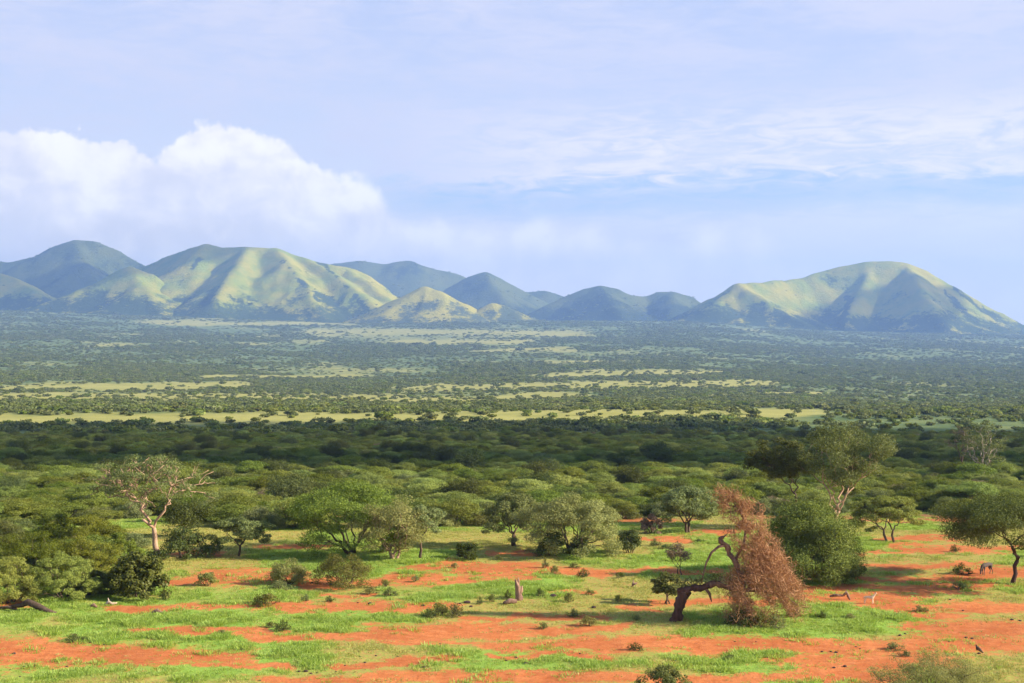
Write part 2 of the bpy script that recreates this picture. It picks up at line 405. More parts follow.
# ------------------------------------------------------------------ hills
HILLV = []
def hill_field(name, ridges, x0, x1, y0, y1, step, seed, material, slope=.52, rough=1., label='', streaks=()):
    """heightfield under ridge crest lines given as (px,row,distance)"""
    xs = np.arange(x0, x1 + step, step); ys = np.arange(y0, y1 + step * 1.3, step * 1.3)
    YY, XX = np.meshgrid(ys, xs, indexing='ij')
    G = ground_z(XX, YY)
    wx = (fbm(XX / 700, YY / 700, seed + 1) - .5) * 260 * rough; wy = (fbm(XX / 700, YY / 700, seed + 2) - .5) * 260 * rough
    wx2 = (fbm(XX / 160, YY / 160, seed + 4) - .5) * 70 * rough; wy2 = (fbm(XX / 160, YY / 160, seed + 5) - .5) * 70 * rough
    best = np.full(XX.shape, -1e9); acc = np.zeros(XX.shape)
    K = 16.0
    for ri, rd in enumerate(ridges):
        sl = .9 if (ri == 0 and len(ridges) > 1) else slope; pts = rd
        if isinstance(rd, dict): sl = rd.get('slope', slope); pts = rd['p']
        P3 = [((px - CX) / F * d, d, H + d * (HY - r) / F) for px, r, d in pts]
        rb = np.full(XX.shape, -1e9)
        for (a, b) in zip(P3[:-1], P3[1:]):
            dx, dy = b[0] - a[0], b[1] - a[1]; L2 = dx * dx + dy * dy
            for q in (0, 1):
                if q == 0: ux, uy = XX + wx * .5, YY + wy * .5
                else: continue
                t = np.clip(((ux - a[0]) * dx + (uy - a[1]) * dy) / L2, 0, 1)
                zr = a[2] + (b[2] - a[2]) * t
                dist = np.hypot(ux - wx2 * .0 - a[0] - t * dx, uy - a[1] - t * dy)
                # warp fades at the crest, so the skyline stays where it belongs
                tt = np.clip(((XX - a[0]) * dx + (YY - a[1]) * dy) / L2, 0, 1)
                d0 = np.hypot(XX - a[0] - tt * dx, YY - a[1] - tt * dy)
                k = sstep(60, 500, d0); dist = d0 * (1 - k) + dist * k
                zr = (a[2] + (b[2] - a[2]) * tt) * (1 - k) + zr * k
                A = np.maximum(zr - G, 1)
                W = A / sl * 1.25
                u = np.clip(dist / W, 0, 1)
                h = A * ((1 - u) ** 1.35) - A * .04 * np.clip(1 - u * 12, 0, 1) * 0
                h = np.where(dist < 40, A * (1 - (40 / W) * 1.35 * (dist / 40) ** 2 * .5) , h - 0)
                h = np.where(dist >= 40, A * ((1 - np.clip((dist - 20) / W, 0, 1)) ** 1.35), h)
                rb = np.maximum(rb, h)
        best = np.where(rb > best, np.maximum(rb, best) + 0, best)
    Ht = np.maximum(best, 0)
    # gullies and minor ridges running down the slopes
    rg = 1 - np.abs(2 * fbm((XX + wx2 * 2) / 190, (YY + wy2 * 2) / 420, seed + 9, 4) - 1)
    mid = np.clip(Ht / 120, 0, 1) * np.clip((Ht.max() * 1.02 - Ht) / (Ht.max() * .5), 0, 1)
    Ht = Ht + (rg - .75) * 44 * mid * rough + (fbm(XX / 60, YY / 60, seed + 12, 3) - .5) * 9 * np.clip(Ht / 30, 0, 1)
    # light blur, rounding crests
    for _ in range(4):
        Hp = np.pad(Ht, 1, mode='edge'); Ht = (Hp[:-2, 1:-1] + Hp[2:, 1:-1] + Hp[1:-1, :-2] + Hp[1:-1, 2:] + 4 * Ht) / 8
    Z = G + Ht - 3.0 * (Ht < 2)
    nr, nc = XX.shape
    ii = (np.arange(nr - 1)[:, None] * nc + np.arange(nc - 1)[None, :]).ravel()
    f = np.stack([ii, ii + 1, ii + nc + 1, ii + nc], 1)
    keep = (Ht.ravel()[f] > .4).any(1); f = f[keep]
    used = np.unique(f); remap = np.zeros(nr * nc, int); remap[used] = np.arange(len(used))
    V = np.stack([XX, YY, Z], -1).reshape(-1, 3)[used]
    me = new_mesh(name, V, remap[f], [material], smooth=True)
    a = me.attributes.new('hgt', 'FLOAT', 'POINT'); a.data.foreach_set('value', Ht.ravel()[used].astype(np.float32))
    hx, hr = to_px(V[:, 0], V[:, 1], V[:, 2]); sk = np.zeros(len(V)); jit = (fbm(V[:, 0] / 60, V[:, 1] / 60, seed + 31) - .5) * 8
    for (ax_, ay_, bx_, by_, wd_) in streaks:
        dx, dy = bx_ - ax_, by_ - ay_; t = np.clip(((hx - ax_) * dx + (hr - ay_) * dy) / (dx * dx + dy * dy), 0, 1)
        sk = np.maximum(sk, np.exp(-((np.hypot(hx - ax_ - t * dx, hr - ay_ - t * dy) + jit) / wd_) ** 2))
    HILLV.append((V, Ht.ravel()[used], rg.ravel()[used], sk, hx, hr, material.name))
    a = me.attributes.new('streak', 'FLOAT', 'POINT'); a.data.foreach_set('value', sk.astype(np.float32))
    a = me.attributes.new('gully', 'FLOAT', 'POINT'); a.data.foreach_set('value', rg.ravel()[used].astype(np.float32))
    return tag(link(name, me), label, None, None, 'structure')
def hill_mat(name, grass1, grass2, bush, amount):
    m, n = mat(name)
    g = n.add('ShaderNodeNewGeometry'); P = g.outputs['Position']
    a = n.noise(P, .004, 6, .62); b = n.noise(P, .022, 6, .75); c = n.noise(P, .05, 4, .75)
    gr = n.mix(n.ramp(a, .35, .65), grass1, grass2)
    lo = n.ramp(n.attr('hgt'), 20, 230, .30, 0.)
    x = n.math('ADD', n.math('ADD', n.math('MULTIPLY', b, .5), n.math('MULTIPLY', c, .5)), lo)
    x = n.math('ADD', x, n.math('MULTIPLY', n.math('SUBTRACT', .72, n.attr('gully')), .35))
    x = n.math('ADD', x, n.math('MULTIPLY', n.math('SUBTRACT', a, .5), .5)); x = n.math('ADD', x, n.math('MULTIPLY', n.attr('streak'), .32))
    col = n.mix(n.ramp(x, .62 - amount, .76 - amount), gr, bush)
    p = n.add('ShaderNodeBsdfPrincipled'); n.set(p.inputs['Base Color'], col); n.set(p.inputs['Roughness'], 1.); n.set(p.inputs['Specular IOR Level'], 0.)
    bp = n.add('ShaderNodeBump'); n.set(bp.inputs['Strength'], .6); n.set(bp.inputs['Distance'], 22.); n.set(bp.inputs['Height'], b); n.l.new(bp.outputs[0], p.inputs['Normal'])
    o = n.add('ShaderNodeOutputMaterial'); n.l.new(p.outputs[0], o.inputs[0]); return m
HG = hill_mat('hill_grass', (.355, .30, .022), (.205, .24, .022), (.05, .07, .02), .03)
HY_ = hill_mat('hill_yellow', (.40, .33, .03), (.33, .29, .03), (.08, .10, .045), -.07)
HB = hill_mat('hill_bush', (.115, .125, .03), (.085, .105, .03), (.035, .05, .018), .12)
hill_field('hill', [[(672,328,10900),(690,318,10700),(712,300,10550),(735,284,10500),(770,281,10700),(800,277,10900),(830,268,11000),(865,261,11000),(888,260,11000),(905,262,11000),(925,269,11000),(950,284,11000),(975,299,11000),(1000,313,11000),(1030,327,11000),(1060,336,11000)],
    {'p': [(735,284,10500),(760,296,10250),(790,315,9950),(822,331,9650)], 'slope': .72},
    {'p': [(905,264,11000),(917,279,10600),(929,300,10150),(948,327,9700)], 'slope': .68},
    {'p': [(874,262,11000),(863,284,10720),(852,304,10400),(846,326,10050)], 'slope': .9},
    [(735,284,10500),(718,302,10250),(706,322,9950)]],
    900, 5400, 9200, 13200, 17, 100, HG, streaks=[(944,292,975,322,3.),(955,288,995,318,2.),(915,318,935,328,3.),(850,300,838,328,3)], label='large grassy cone hill with shaded hollow at the right of the range')
hill_field('hill', [[(140,268,11500),(165,257,11300),(190,248,11200),(206,243,11100),(222,247,11050),(246,246,11000),(265,247,11000),(283,250,11000),(300,256,11000),(318,262,11000),(335,265,11000),(352,268,11050),(368,274,11050),(385,288,11000),(402,304,10900),(420,318,10800)],
    {'p': [(248,246,11000),(240,262,10600),(226,280,10150),(210,304,9700)], 'slope': .62},
    {'p': [(275,247,11000),(288,262,10600),(304,286,10150),(322,316,9650)], 'slope': .55},
    {'p': [(300,256,11000),(328,270,10650),(356,290,10200),(388,318,9750)], 'slope': .62},
    {'p': [(345,267,11050),(368,282,10700),(385,298,10350),(400,316,9950)], 'slope': .6},
    [(206,243,11100),(190,262,10800),(170,283,10500)]],
    -4300, 0, 9000, 13400, 17, 200, HG, streaks=[(283,262,300,280,1.6),(300,280,330,302,2.2),(330,302,350,316,2.2),(303,250,325,266,1.5),(325,266,352,292,2.2),(352,292,366,308,1.6),(330,297,344,316,1.4),(305,285,318,300,1.2),(200,258,188,275,2.)], label='broad grassy ridge with steep gullies in the left of the range')
hill_field('hill', [[(40,310,10700),(70,300,10600),(100,284,10500),(130,266,10450),(150,272,10450),(170,288,10400),(190,308,10300)],[(130,266,10450),(142,285,10150),(160,312,9700)],[(-60,262,11300),(-20,268,11200),(10,276,11000),(35,292,10700),(60,308,10400)]],
    -5600, -2100, 9000, 12400, 17, 300, HG, label='green conical foothill in front of the left range')
hill_field('hill', [[(-60,262,12800),(-20,258,12700),(10,262,12600),(35,256,12600),(55,245,12500),(75,239,12500),(97,241,12500),(118,250,12500),(140,262,12500),(160,272,12400),(180,280,12400)],[(75,239,12500),(85,265,12000),(100,290,11500)]],
    -6400, -2300, 10500, 14600, 20, 400, HB, label='cloud-capped dark green peak at the far left')
hill_field('hill', [[(405,302,9950),(415,292,9900),(425,286,9900),(436,290,9850),(450,299,9800),(468,309,9750),(488,318,9700)]], -1200, 200, 9000, 10800, 12, 500, HY_, rough=.5, label='small yellow grass cone at the foot of the range')
hill_field('hill', [[(484,308,9800),(493,303,9800),(503,305,9800),(518,313,9750),(530,319,9700)]], -500, 400, 9200, 10500, 12, 550, HY_, rough=.4, label='tiny yellow grass knoll beside the small cone')
hill_field('hill', [[(330,264,14000),(360,260,14000),(385,264,14000),(398,261,14000),(410,260,14000),(422,265,14000),(440,270,14000),(455,273,14000),(470,280,14000),(500,292,14000),(530,302,13800)]], -2600, 700, 12300, 16000, 22, 600, HB, label='far blue ridge behind the centre of the range')
hill_field('hill', [[(440,296,12800),(452,285,12800),(468,276,12800),(485,271,12800),(500,278,12800),(515,288,12800),(530,296,12800),(545,305,12800)],[(485,271,12800),(492,285,12400),(505,300,12000)]], -1100, 600, 11300, 14200, 20, 650, HB, rough=.6, label='pointed brownish cone behind the yellow cones')
hill_field('hill', [[(515,300,13400),(525,292,13400),(545,290,13400),(558,294,13400),(572,304,13400)]], -200, 900, 12500, 14200, 20, 700, HB, rough=.6, label='small far hill left of the twin bushy hills')
hill_field('hill', [[(520,318,11500),(545,306,11600),(568,295,11700),(585,288,11700),(600,285,11700),(617,288,11700),(632,295,11700),(645,296,11800),(658,291,11800),(675,291,11800),(690,296,11800),(702,304,11700),(715,318,11600)],[(600,285,11700),(612,300,11200),(622,318,10700)],[(672,291,11800),(672,305,11300),(668,320,10800)]],
    -200, 2100, 10000, 13200, 17, 750, HB, rough=.8, label='twin bush-covered hills in the middle of the range')

# ------------------------------------------------------------------ instancing stuff
def scatter_object(name, pts, scales, rots, vidx, sources, label, cat=None):
    """one stuff object: vertices carrying scale / turn / which, instanced by geometry nodes"""
    me = bpy.data.meshes.new(name); me.vertices.add(len(pts)); me.vertices.foreach_set('co', np.asarray(pts, np.float32).ravel())
    for nm, t, arr in (('scl', 'FLOAT_VECTOR', scales), ('rot', 'FLOAT_VECTOR', rots)):
        a = me.attributes.new(nm, t, 'POINT'); a.data.foreach_set('vector', np.asarray(arr, np.float32).ravel())
    a = me.attributes.new('which', 'INT', 'POINT'); a.data.foreach_set('value', np.asarray(vidx, np.int32))
    ob = link(name, me)
    ng = bpy.data.node_groups.new(name, 'GeometryNodeTree')
    ng.interface.new_socket('Geometry', in_out='INPUT', socket_type='NodeSocketGeometry')
    ng.interface.new_socket('Geometry', in_out='OUTPUT', socket_type='NodeSocketGeometry')
    N, L = ng.nodes, ng.links
    gi = N.new('NodeGroupInput'); go = N.new('NodeGroupOutput')
    allj = N.new('GeometryNodeJoinGeometry')
    for grp in reversed(sources):
        j = N.new('GeometryNodeJoinGeometry')
        for so in grp:
            oi = N.new('GeometryNodeObjectInfo'); oi.transform_space = 'ORIGINAL'; oi.inputs['Object'].default_value = so
            L.new(oi.outputs['Geometry'], j.inputs[0])
        gt = N.new('GeometryNodeGeometryToInstance'); L.new(j.outputs[0], gt.inputs[0]); L.new(gt.outputs[0], allj.inputs[0])
    ip = N.new('GeometryNodeInstanceOnPoints'); L.new(gi.outputs[0], ip.inputs['Points']); L.new(allj.outputs[0], ip.inputs['Instance'])
    ip.inputs['Pick Instance'].default_value = True
    def na(nm, t):
        x = N.new('GeometryNodeInputNamedAttribute'); x.data_type = t; x.inputs[0].default_value = nm; return x.outputs[0]
    L.new(na('which', 'INT'), ip.inputs['Instance Index']); L.new(na('scl', 'FLOAT_VECTOR'), ip.inputs['Scale'])
    e2r = N.new('FunctionNodeEulerToRotation'); L.new(na('rot', 'FLOAT_VECTOR'), e2r.inputs[0]); L.new(e2r.outputs[0], ip.inputs['Rotation'])
    L.new(ip.outputs[0], go.inputs[0])
    md = ob.modifiers.new('scatter', 'NODES'); md.node_group = ng
    return tag(ob, label, cat, None, 'stuff')

# ------------------------------------------------------------------ bush variants for the woodland
VAR = []
def variant(nm, *a, **k):
    VAR.append((nm, tree_meshes(nm, *a, **k)))
#        kind       rx   ry   z0  z1  tips leaf size
variant('flat_acacia', 'umbrella', 4.2, 4.0, 1.0, 4.4, 50, 14000, .105, 11, M['acacia'], M['bark_brown'], r0=.17, fork=1.1, pad=.26, padz=.36)
variant('flat_acacia', 'umbrella', 3.6, 3.9, 1.0, 3.9, 46, 13000, .105, 12, M['acacia'], M['bark_brown'], r0=.15, stems=3, fork=.8, pad=.27, padz=.4)
variant('thorn_bush', 'dome', 3.3, 3.2, .2, 3.6, 56, 13000, .105, 13, M['grey'], M['bark_brown'], r0=.1, stems=4, fork=.4, pad=.27, padz=.6)
variant('thorn_bush', 'dome', 2.8, 3.0, .1, 3.0, 50, 12000, .105, 14, M['olive'], M['bark_brown'], r0=.09, stems=5, fork=.3, pad=.3, padz=.6)
variant('flat_acacia', 'umbrella', 4.8, 4.4, 1.2, 5.0, 56, 16000, .11, 15, M['bright'], M['bark_brown'], r0=.2, fork=1.3, pad=.25, padz=.36)
variant('round_tree', 'ball', 3.6, 3.6, 1.0, 6.2, 60, 13000, .12, 16, M['dark'], M['bark_brown'], r0=.25, fork=1.3, pad=.3, padz=.8)
variant('thorn_bush', 'dome', 2.6, 2.4, .3, 3.2, 34, 3000, .13, 17, M['dry'], M['bark_white'], r0=.09, stems=4, fork=.4, pad=.27, padz=.6, thin=.25)
# woodland positions ----------------------------------------------------
def edge_row(px):
    return np.interp(px, [-200, 0, 95, 118, 200, 290, 440, 600, 700, 740, 850, 950, 1024, 1200], [604, 590, 572, 552, 545, 540, 528, 524, 519, 520, 513, 514, 522, 530])
pts = []
y = 150.
while y < 735:
    step = np.interp(y, [150, 250, 770], [3.85, 3.95, 4.6])
    half = y * .36 * 1.12 + 8
    for x in np.arange(-half, half, step):
        jx, jy = R.uniform(-.48, .48, 2) * step
        pts.append((x + jx, y + jy))
    y += step
pts = np.array(pts)
pz = ground_z(pts[:, 0], pts[:, 1])
ppx, prow = to_px(pts[:, 0], pts[:, 1], pz)
gap = fbm(pts[:, 0] / 26, pts[:, 1] / 26, 91, 3)
edgeN = (fbm(pts[:, 0] / 15, pts[:, 1] / 15, 95, 2) - .5) * 16
ok = (prow < edge_row(ppx) + edgeN) & ((gap > .33) | (pts[:, 1] > 300))
ok &= ~((np.abs(ppx - 157) < 26) & (pts[:, 1] < 215) & (pts[:, 1] > 150))
ok &= R.rand(len(pts)) < np.interp(pts[:, 1], [200, 640, 730], [.95, .95, .6])
pts, pz, ppx, prow = pts[ok], pz[ok], ppx[ok], prow[ok]
m_ = R.rand(len(pts)); zone = fbm(pts[:, 0] / 40, pts[:, 1] / 40, 99, 3)
vi = np.zeros(len(pts), int)
w = np.array([.22, .17, .26, .20, .09, .022, .065])
c = np.cumsum(w); vi = np.searchsorted(c / c[-1], m_)
bigdark = (vi == 5)
sc = np.clip(np.exp(R.normal(0, .24, len(pts))), .5, 1.32) * np.where(bigdark, 1.15, 1.) * np.interp(pts[:, 1], [150, 220, 300, 700], [.66, .70, .76, .70])
# keep tall ones back from the hero trees' feet
ro = R.uniform(0, 6.283, len(pts))
vis = sc / pts[:, 1] * np.where((ppx > -15) & (ppx < 1040), 1, .01)
order = np.argsort(-vis)
NIND = 262
ind = order[:NIND]; rest = order[NIND:]
srcs = {}
SIDE = lambda p: 'at the left' if p < 230 else ('left of centre' if p < 430 else ('in the middle' if p < 640 else ('right of centre' if p < 830 else 'at the right')))
KINDLAB = {0: 'low flat-topped green acacia', 1: 'many-stemmed spreading green acacia', 2: 'rounded grey-green thorn bush', 3: 'rounded olive-green thorn bush', 4: 'light green broad flat-topped acacia', 5: 'tall dark green round-crowned tree', 6: 'dry brown leafless thorn bush'}
for i in ind:
    v = int(vi[i]); nm, ms = VAR[v]
    isb = v in (2, 3, 6)
    lab = f"{KINDLAB[v]} in the bushland edge behind the clearing, {SIDE(ppx[i])}"
    e = add_tree(nm if not isb else 'thorn_bush', ms, (pts[i, 0], pts[i, 1], pz[i]), lab, 'bush' if isb else 'tree', float(ro[i]),
                 (float(sc[i]), float(sc[i]), float(sc[i] * R.uniform(.7, 1.0))), group=f"{KINDLAB[v].replace('tree','trees').replace('acacia','acacias').replace('bush','bushes')} {SIDE(ppx[i])} of the bushland edge".replace('at the left of', 'on the left of').replace('at the right of','on the right of').replace('in the middle of','in the middle of').replace('left of centre of','left of centre in').replace('right of centre of','right of centre in'))
    if v not in srcs: srcs[v] = [ch for ch in e.children]
for v in range(len(VAR)):
    if v not in srcs:
        srcs[v] = [bpy.data.objects.new('source', m) for m in VAR[v][1]]
ss = sc[rest]
scatter_object('bushland', np.stack([pts[rest, 0], pts[rest, 1], pz[rest]], 1), np.stack([ss, ss, ss * R.uniform(.7, 1.05, len(rest))], 1),
               np.stack([0 * ss, 0 * ss, ro[rest]], 1), vi[rest], [srcs[v] for v in range(len(VAR))],
               'dense mass of flat-topped acacias and thorn bush filling the valley behind the clearing')

# ------------------------------------------------------------------ far bush on the plain
def clump(seed, n, r, hgt, leafm, size):
    rr = np.random.RandomState(seed)
    cs = [(rr.normal(0, r * .4), rr.normal(0, r * .4), hgt * .55) for _ in range(5)]
    V, Fc = leaves(cs, [(r * .6, r * .6, hgt * .42)] * 5, n, size, rr, up=.8, thin=.8)
    V[:, 2] = np.maximum(V[:, 2], 0)
    me = new_mesh('far_bush', V, Fc, [leafm]); return bpy.data.objects.new('far_bush', me)
farsrc = [[clump(1, 220, 3.6, 3.4, M['acacia'], .7)], [clump(2, 220, 3.6, 3.8, M['sage'], .7)], [clump(3, 200, 3.6, 3.6, M['grey'], .7)]]
NF = 110000
fr_ = R.uniform(0, 1, NF * 3)
Yf = 760 * (9700 / 760.) ** (fr_ ** .9)
Xf = Yf * R.uniform(-.395, .395, NF * 3)
Zf = ground_z(Xf, Yf); fpx, frow = to_px(Xf, Yf, Zf)
op = open_mask(fpx, frow, Xf, Yf)
dens = (fbm(Xf / 300, Yf / 500, 121, 4))
thr = np.clip(1.1 - op * 1.5, .05, 1) * np.clip((dens - .30) * 2.6, .12, .8)
# density grows with the area a view ray covers, so use more bushes where the plain is near
kf = R.rand(NF * 3) < thr * np.interp(Yf, [760, 980, 1250, 2500], [.12, .3, .75, 1.0])
Xf, Yf, Zf, op = Xf[kf], Yf[kf], Zf[kf], op[kf]
sf_ = np.exp(R.normal(0, .32, len(Xf))) * np.interp(Yf, [760, 2500, 8800], [.62, .72, 1.7])
scatter_object('far_bush', np.stack([Xf, Yf, Zf - .2], 1), np.stack([sf_ * 1.15, sf_ * 1.15, sf_ * np.interp(Yf, [760, 2500, 8800], [1, .9, .6])], 1), np.stack([0 * sf_, 0 * sf_, R.uniform(0, 6.28, len(sf_))], 1),
               R.choice(3, len(sf_), p=[.4, .35, .25]), farsrc, 'green bush dotted and massed over the far plain below the hills')

hb = []
for V, ht, rg_, sk, hx, hr, mn in HILLV:
    patch = fbm(V[:, 0] / 170, V[:, 1] / 170, 177, 4)
    p = .55 * np.clip(1 - ht / 130, 0, 1) + .5 * np.clip(.62 - rg_, 0, 1) * 2 + .75 * sk + (.30 if mn == 'hill_bush' else .0)
    p = p * np.clip((patch - .35) * 4, .05, 1) + .012
    p = p * (.26 if mn != 'hill_bush' else .40) * (hr < 334) * (hx > -120) * (hx < 1150) * (ht > 2)
    k = R.rand(len(V)) < p; q_ = V[k].copy(); q_[:, 0] += R.uniform(-9, 9, k.sum()); hb.append(q_)
hb = np.concatenate(hb); print('hill bushes', len(hb))
s_ = np.exp(R.normal(0, .35, len(hb))) * 1.7
scatter_object('hill_bush', hb - [0, 0, 1.5], np.stack([s_, s_, s_ * .9], 1), np.stack([0 * s_, 0 * s_, R.uniform(0, 6.28, len(s_))], 1), R.choice(3, len(s_)), farsrc, 'dark scrub and small trees scattered over the slopes and gullies of the hills')

# ------------------------------------------------------------------ grass
def tuft(seed, n, hgt, spread, m, w=.035):
    rr = np.random.RandomState(seed); V = []; Fc = []
    for i in range(n):
        a = rr.rand() * 6.28; r = spread * rr.rand() ** .5; x, y = r * math.cos(a), r * math.sin(a)
        h = hgt * (.6 + .6 * rr.rand()); b = rr.rand() * 6.28; lx, ly = math.cos(a + rr.normal(0, .6)) * h * .45, math.sin(a + rr.normal(0, .6)) * h * .45
        dx, dy = math.cos(b) * w, math.sin(b) * w
        k = len(V); V += [(x - dx, y - dy, -.03), (x + dx, y + dy, -.03), (x + lx + dx * .3, y + ly + dy * .3, h), (x + lx - dx * .3, y + ly - dy * .3, h)]
        Fc.append((k, k + 1, k + 2, k + 3))
    return bpy.data.objects.new('tuft', new_mesh('tuft', np.array(V), np.array(Fc), [m]))
MG1 = leaf_mat('grass_green', (.26, .38, .06), (.43, .54, .12), trans=.5, objvar=.15)
MG2 = leaf_mat('grass_yellow', (.34, .35, .08), (.48, .46, .14), trans=.3, objvar=.15)
gs = [[tuft(1, 18, .15, .42, MG1, .028)], [tuft(2, 16, .14, .36, MG2, .022)], [tuft(3, 22, .24, .42, MG1, .028)]]
NG = 480000
Yg = np.sqrt(R.uniform(98 ** 2, 235 ** 2, NG)); Xg = Yg * R.uniform(-.40, .40, NG)
Zg = ground_z(Xg, Yg); px_, rw_ = to_px(Xg, Yg, Zg)
sg = soil_shadow_mask(px_, rw_, Xg, Yg); lg = fbm(Xg / 11, Yg / 16, 77, 4)
cl = fbm(Xg / 2.2, Yg / 2.2, 141, 3)
pk = np.clip(.66 - sg, .035, 1) * 1.5 * np.clip((lg - .3) * 3, .3, 1) * np.clip((cl - .3) * 3, .22, 1)
kg = R.rand(NG) < pk
Xg, Yg, Zg, lg, cl = Xg[kg], Yg[kg], Zg[kg], lg[kg], cl[kg]
sg = (.55 + .7 * R.rand(len(Xg))) * (.65 + .9 * np.clip(cl - .3, 0, 1))
wi = np.where((R.rand(len(lg)) > .2) & (lg + R.normal(0, .05, len(lg)) > .45), np.where(cl > .58, 2, 0), 1)
scatter_object('grass', np.stack([Xg, Yg, Zg], 1), np.stack([sg * 1.2, sg * 1.2, sg], 1), np.stack([0 * sg, 0 * sg, R.uniform(0, 6.28, len(sg))], 1), wi, gs,
               'short fresh green grass in patches between the bare red soil')
print('counts', len(pts), len(Xf), len(Xg))

# ------------------------------------------------------------------ single trees and bushes
def hero(name, px, row, wpx, top, kind, label, seed, leafm, barkm=None, cat='tree', tips=50, nleaf=9000, lsize=.13, low=None, offx=0., depth=None, **k):
    X, Y, Z = place(px, row); m = Y / F
    hgt = (row - top) * m; rx = wpx * m / 2; z0 = (row - low) * m if low is not None else .2
    ms = tree_meshes(name, kind, rx, depth * rx if depth else rx * .95, z0, hgt, tips, nleaf, lsize, seed, M[leafm], M[barkm or 'bark_brown'], offset=(offx * m, 0), **k)
    return add_tree(name, ms, (X, Y, Z), label, cat)
hero('acacia_tree', 157, 560, 132, 455, 'umbrella', 'tall bare-limbed acacia with pale orange trunk and thin green crown at the left', 31, 'grey', 'bark_pale', tips=190, nleaf=15000, lsize=.10, low=506, r0=.30, fork=3.6, pad=.10, padz=.4, twist=.26, cover=.7, rmin=.05, offx=-9, lean=(-.35, 0))
hero('savanna_tree', 838, 529, 122, 426, 'ball', 'large grey-green tree with forked pale trunk behind the dense round bush', 32, 'sage', 'bark_pale', tips=64, nleaf=32000, lsize=.12, low=488, r0=.22, stems=2, fork=2.6, pad=.17, padz=.6, twist=.2, offx=2)
hero('savanna_tree', 796, 525, 76, 437, 'ball', 'spreading tree with shading put into its dark leaf colour, partly behind the large pale-trunked tree', 33, 'dark', 'bark_brown', tips=100, nleaf=32000, lsize=.12, low=482, r0=.2, fork=3.2, pad=.17, padz=.45, twist=.2, offx=-18)  # dark leaves paint in the shaded left part of the broad crown
hero('savanna_tree', 984, 486, 56, 419, 'ball', 'sparse pale-limbed tree rising out of the bushland at the upper right', 34, 'sage', 'bark_white', tips=90, nleaf=6000, lsize=.16, low=470, r0=.28, stems=3, fork=4.5, pad=.14, padz=.6, twist=.2, aspect=1.)
hero('savanna_tree', 962, 480, 34, 424, 'ball', 'thin brownish tree beside the sparse pale-limbed tree', 35, 'dry', 'bark_brown', tips=30, nleaf=1800, lsize=.16, low=455, r0=.25, fork=4, pad=.2, padz=.6)
hero('acacia_tree', 1012, 584, 154, 502, 'umbrella', 'flat-topped dark acacia beside the grazing antelope at the right edge', 36, 'deep_green', 'bark_red', tips=130, nleaf=75000, lsize=.09, low=546, r0=.22, fork=2.4, pad=.2, padz=.45, twist=.14, offx=0, lean=(.55, 0))
hero('acacia_tree', 889, 542, 74, 497, 'umbrella', 'small flat-topped acacia with two dark stems below the large pale-trunked tree', 37, 'acacia', 'bark_brown', tips=70, nleaf=24000, lsize=.10, low=527, r0=.15, stems=2, fork=1.6, pad=.17, padz=.4)
hero('acacia_tree', 352, 553, 140, 484, 'umbrella', 'wide spreading light green acacia left of the middle of the clearing edge', 38, 'bright', 'bark_brown', tips=130, nleaf=42000, lsize=.10, low=545, r0=.2, stems=4, fork=1.0, pad=.16, padz=.4)
hero('acacia_tree', 394, 560, 92, 496, 'ball', 'pale-stemmed twiggy acacia overlapping the wide spreading light green acacia', 39, 'olive', 'bark_pale', tips=90, nleaf=21000, lsize=.10, low=556, r0=.15, stems=4, fork=1.2, pad=.19, padz=.5, twist=.2)
hero('acacia_tree', 240, 556, 70, 518, 'umbrella', 'small dark-trunked acacia standing alone on the grass left of the wide acacia', 40, 'grey', 'bark_brown', tips=50, nleaf=14000, lsize=.11, low=546, r0=.14, fork=1.1, pad=.18, padz=.4)
hero('thorn_bush', 183, 558, 62, 524, 'dome', 'dark bush just right of the tall bare-limbed acacia trunk', 41, 'dark', cat='bush', tips=46, nleaf=7000, lsize=.12, r0=.12, stems=4, fork=.4, pad=.24, padz=.6)
hero('acacia_tree', 573, 555, 100, 496, 'umbrella', 'broad olive acacia with dark bushes at its foot in the centre right', 42, 'olive', 'bark_brown', tips=110, nleaf=36000, lsize=.10, low=551, r0=.15, stems=5, fork=1.2, pad=.17, padz=.5)
hero('thorn_bush', 551, 556, 36, 529, 'dome', 'dark bush under the left side of the broad olive acacia', 43, 'dark', cat='bush', tips=30, nleaf=4500, lsize=.11, r0=.08, stems=4, fork=.3, pad=.28, padz=.7)
hero('thorn_bush', 579, 555, 26, 536, 'dome', 'darker leafy bush directly under the broad olive acacia', 44, 'dark', cat='bush', tips=24, nleaf=3000, lsize=.11, r0=.08, stems=3, fork=.3, pad=.3, padz=.7)
hero('acacia_tree', 513, 546, 66, 494, 'umbrella', 'grey-green acacia with two dark trunks left of the broad olive acacia', 45, 'grey', 'bark_brown', tips=60, nleaf=16000, lsize=.12, low=538, r0=.16, stems=2, fork=1.6, pad=.2, padz=.5)
hero('acacia_tree', 421, 558, 52, 505, 'umbrella', 'slender acacia with pale grey-green crown in front of the bushland, left of centre', 46, 'grey', 'bark_brown', tips=40, nleaf=5500, lsize=.11, low=540, r0=.15, fork=2, pad=.2, padz=.5)
hero('thorn_bush', 630, 553, 27, 530, 'dome', 'small compact dark green round bush standing alone on the grass', 47, 'dark', cat='bush', tips=30, nleaf=5500, lsize=.10, r0=.08, stems=4, fork=.2, pad=.3, padz=.9)
hero('thorn_bush', 466, 560, 24, 540, 'dome', 'small dark pointed bush at the edge of the red soil, left of the stump', 48, 'dark', cat='bush', tips=22, nleaf=3200, lsize=.10, r0=.07, stems=3, fork=.2, pad=.28, padz=.9)
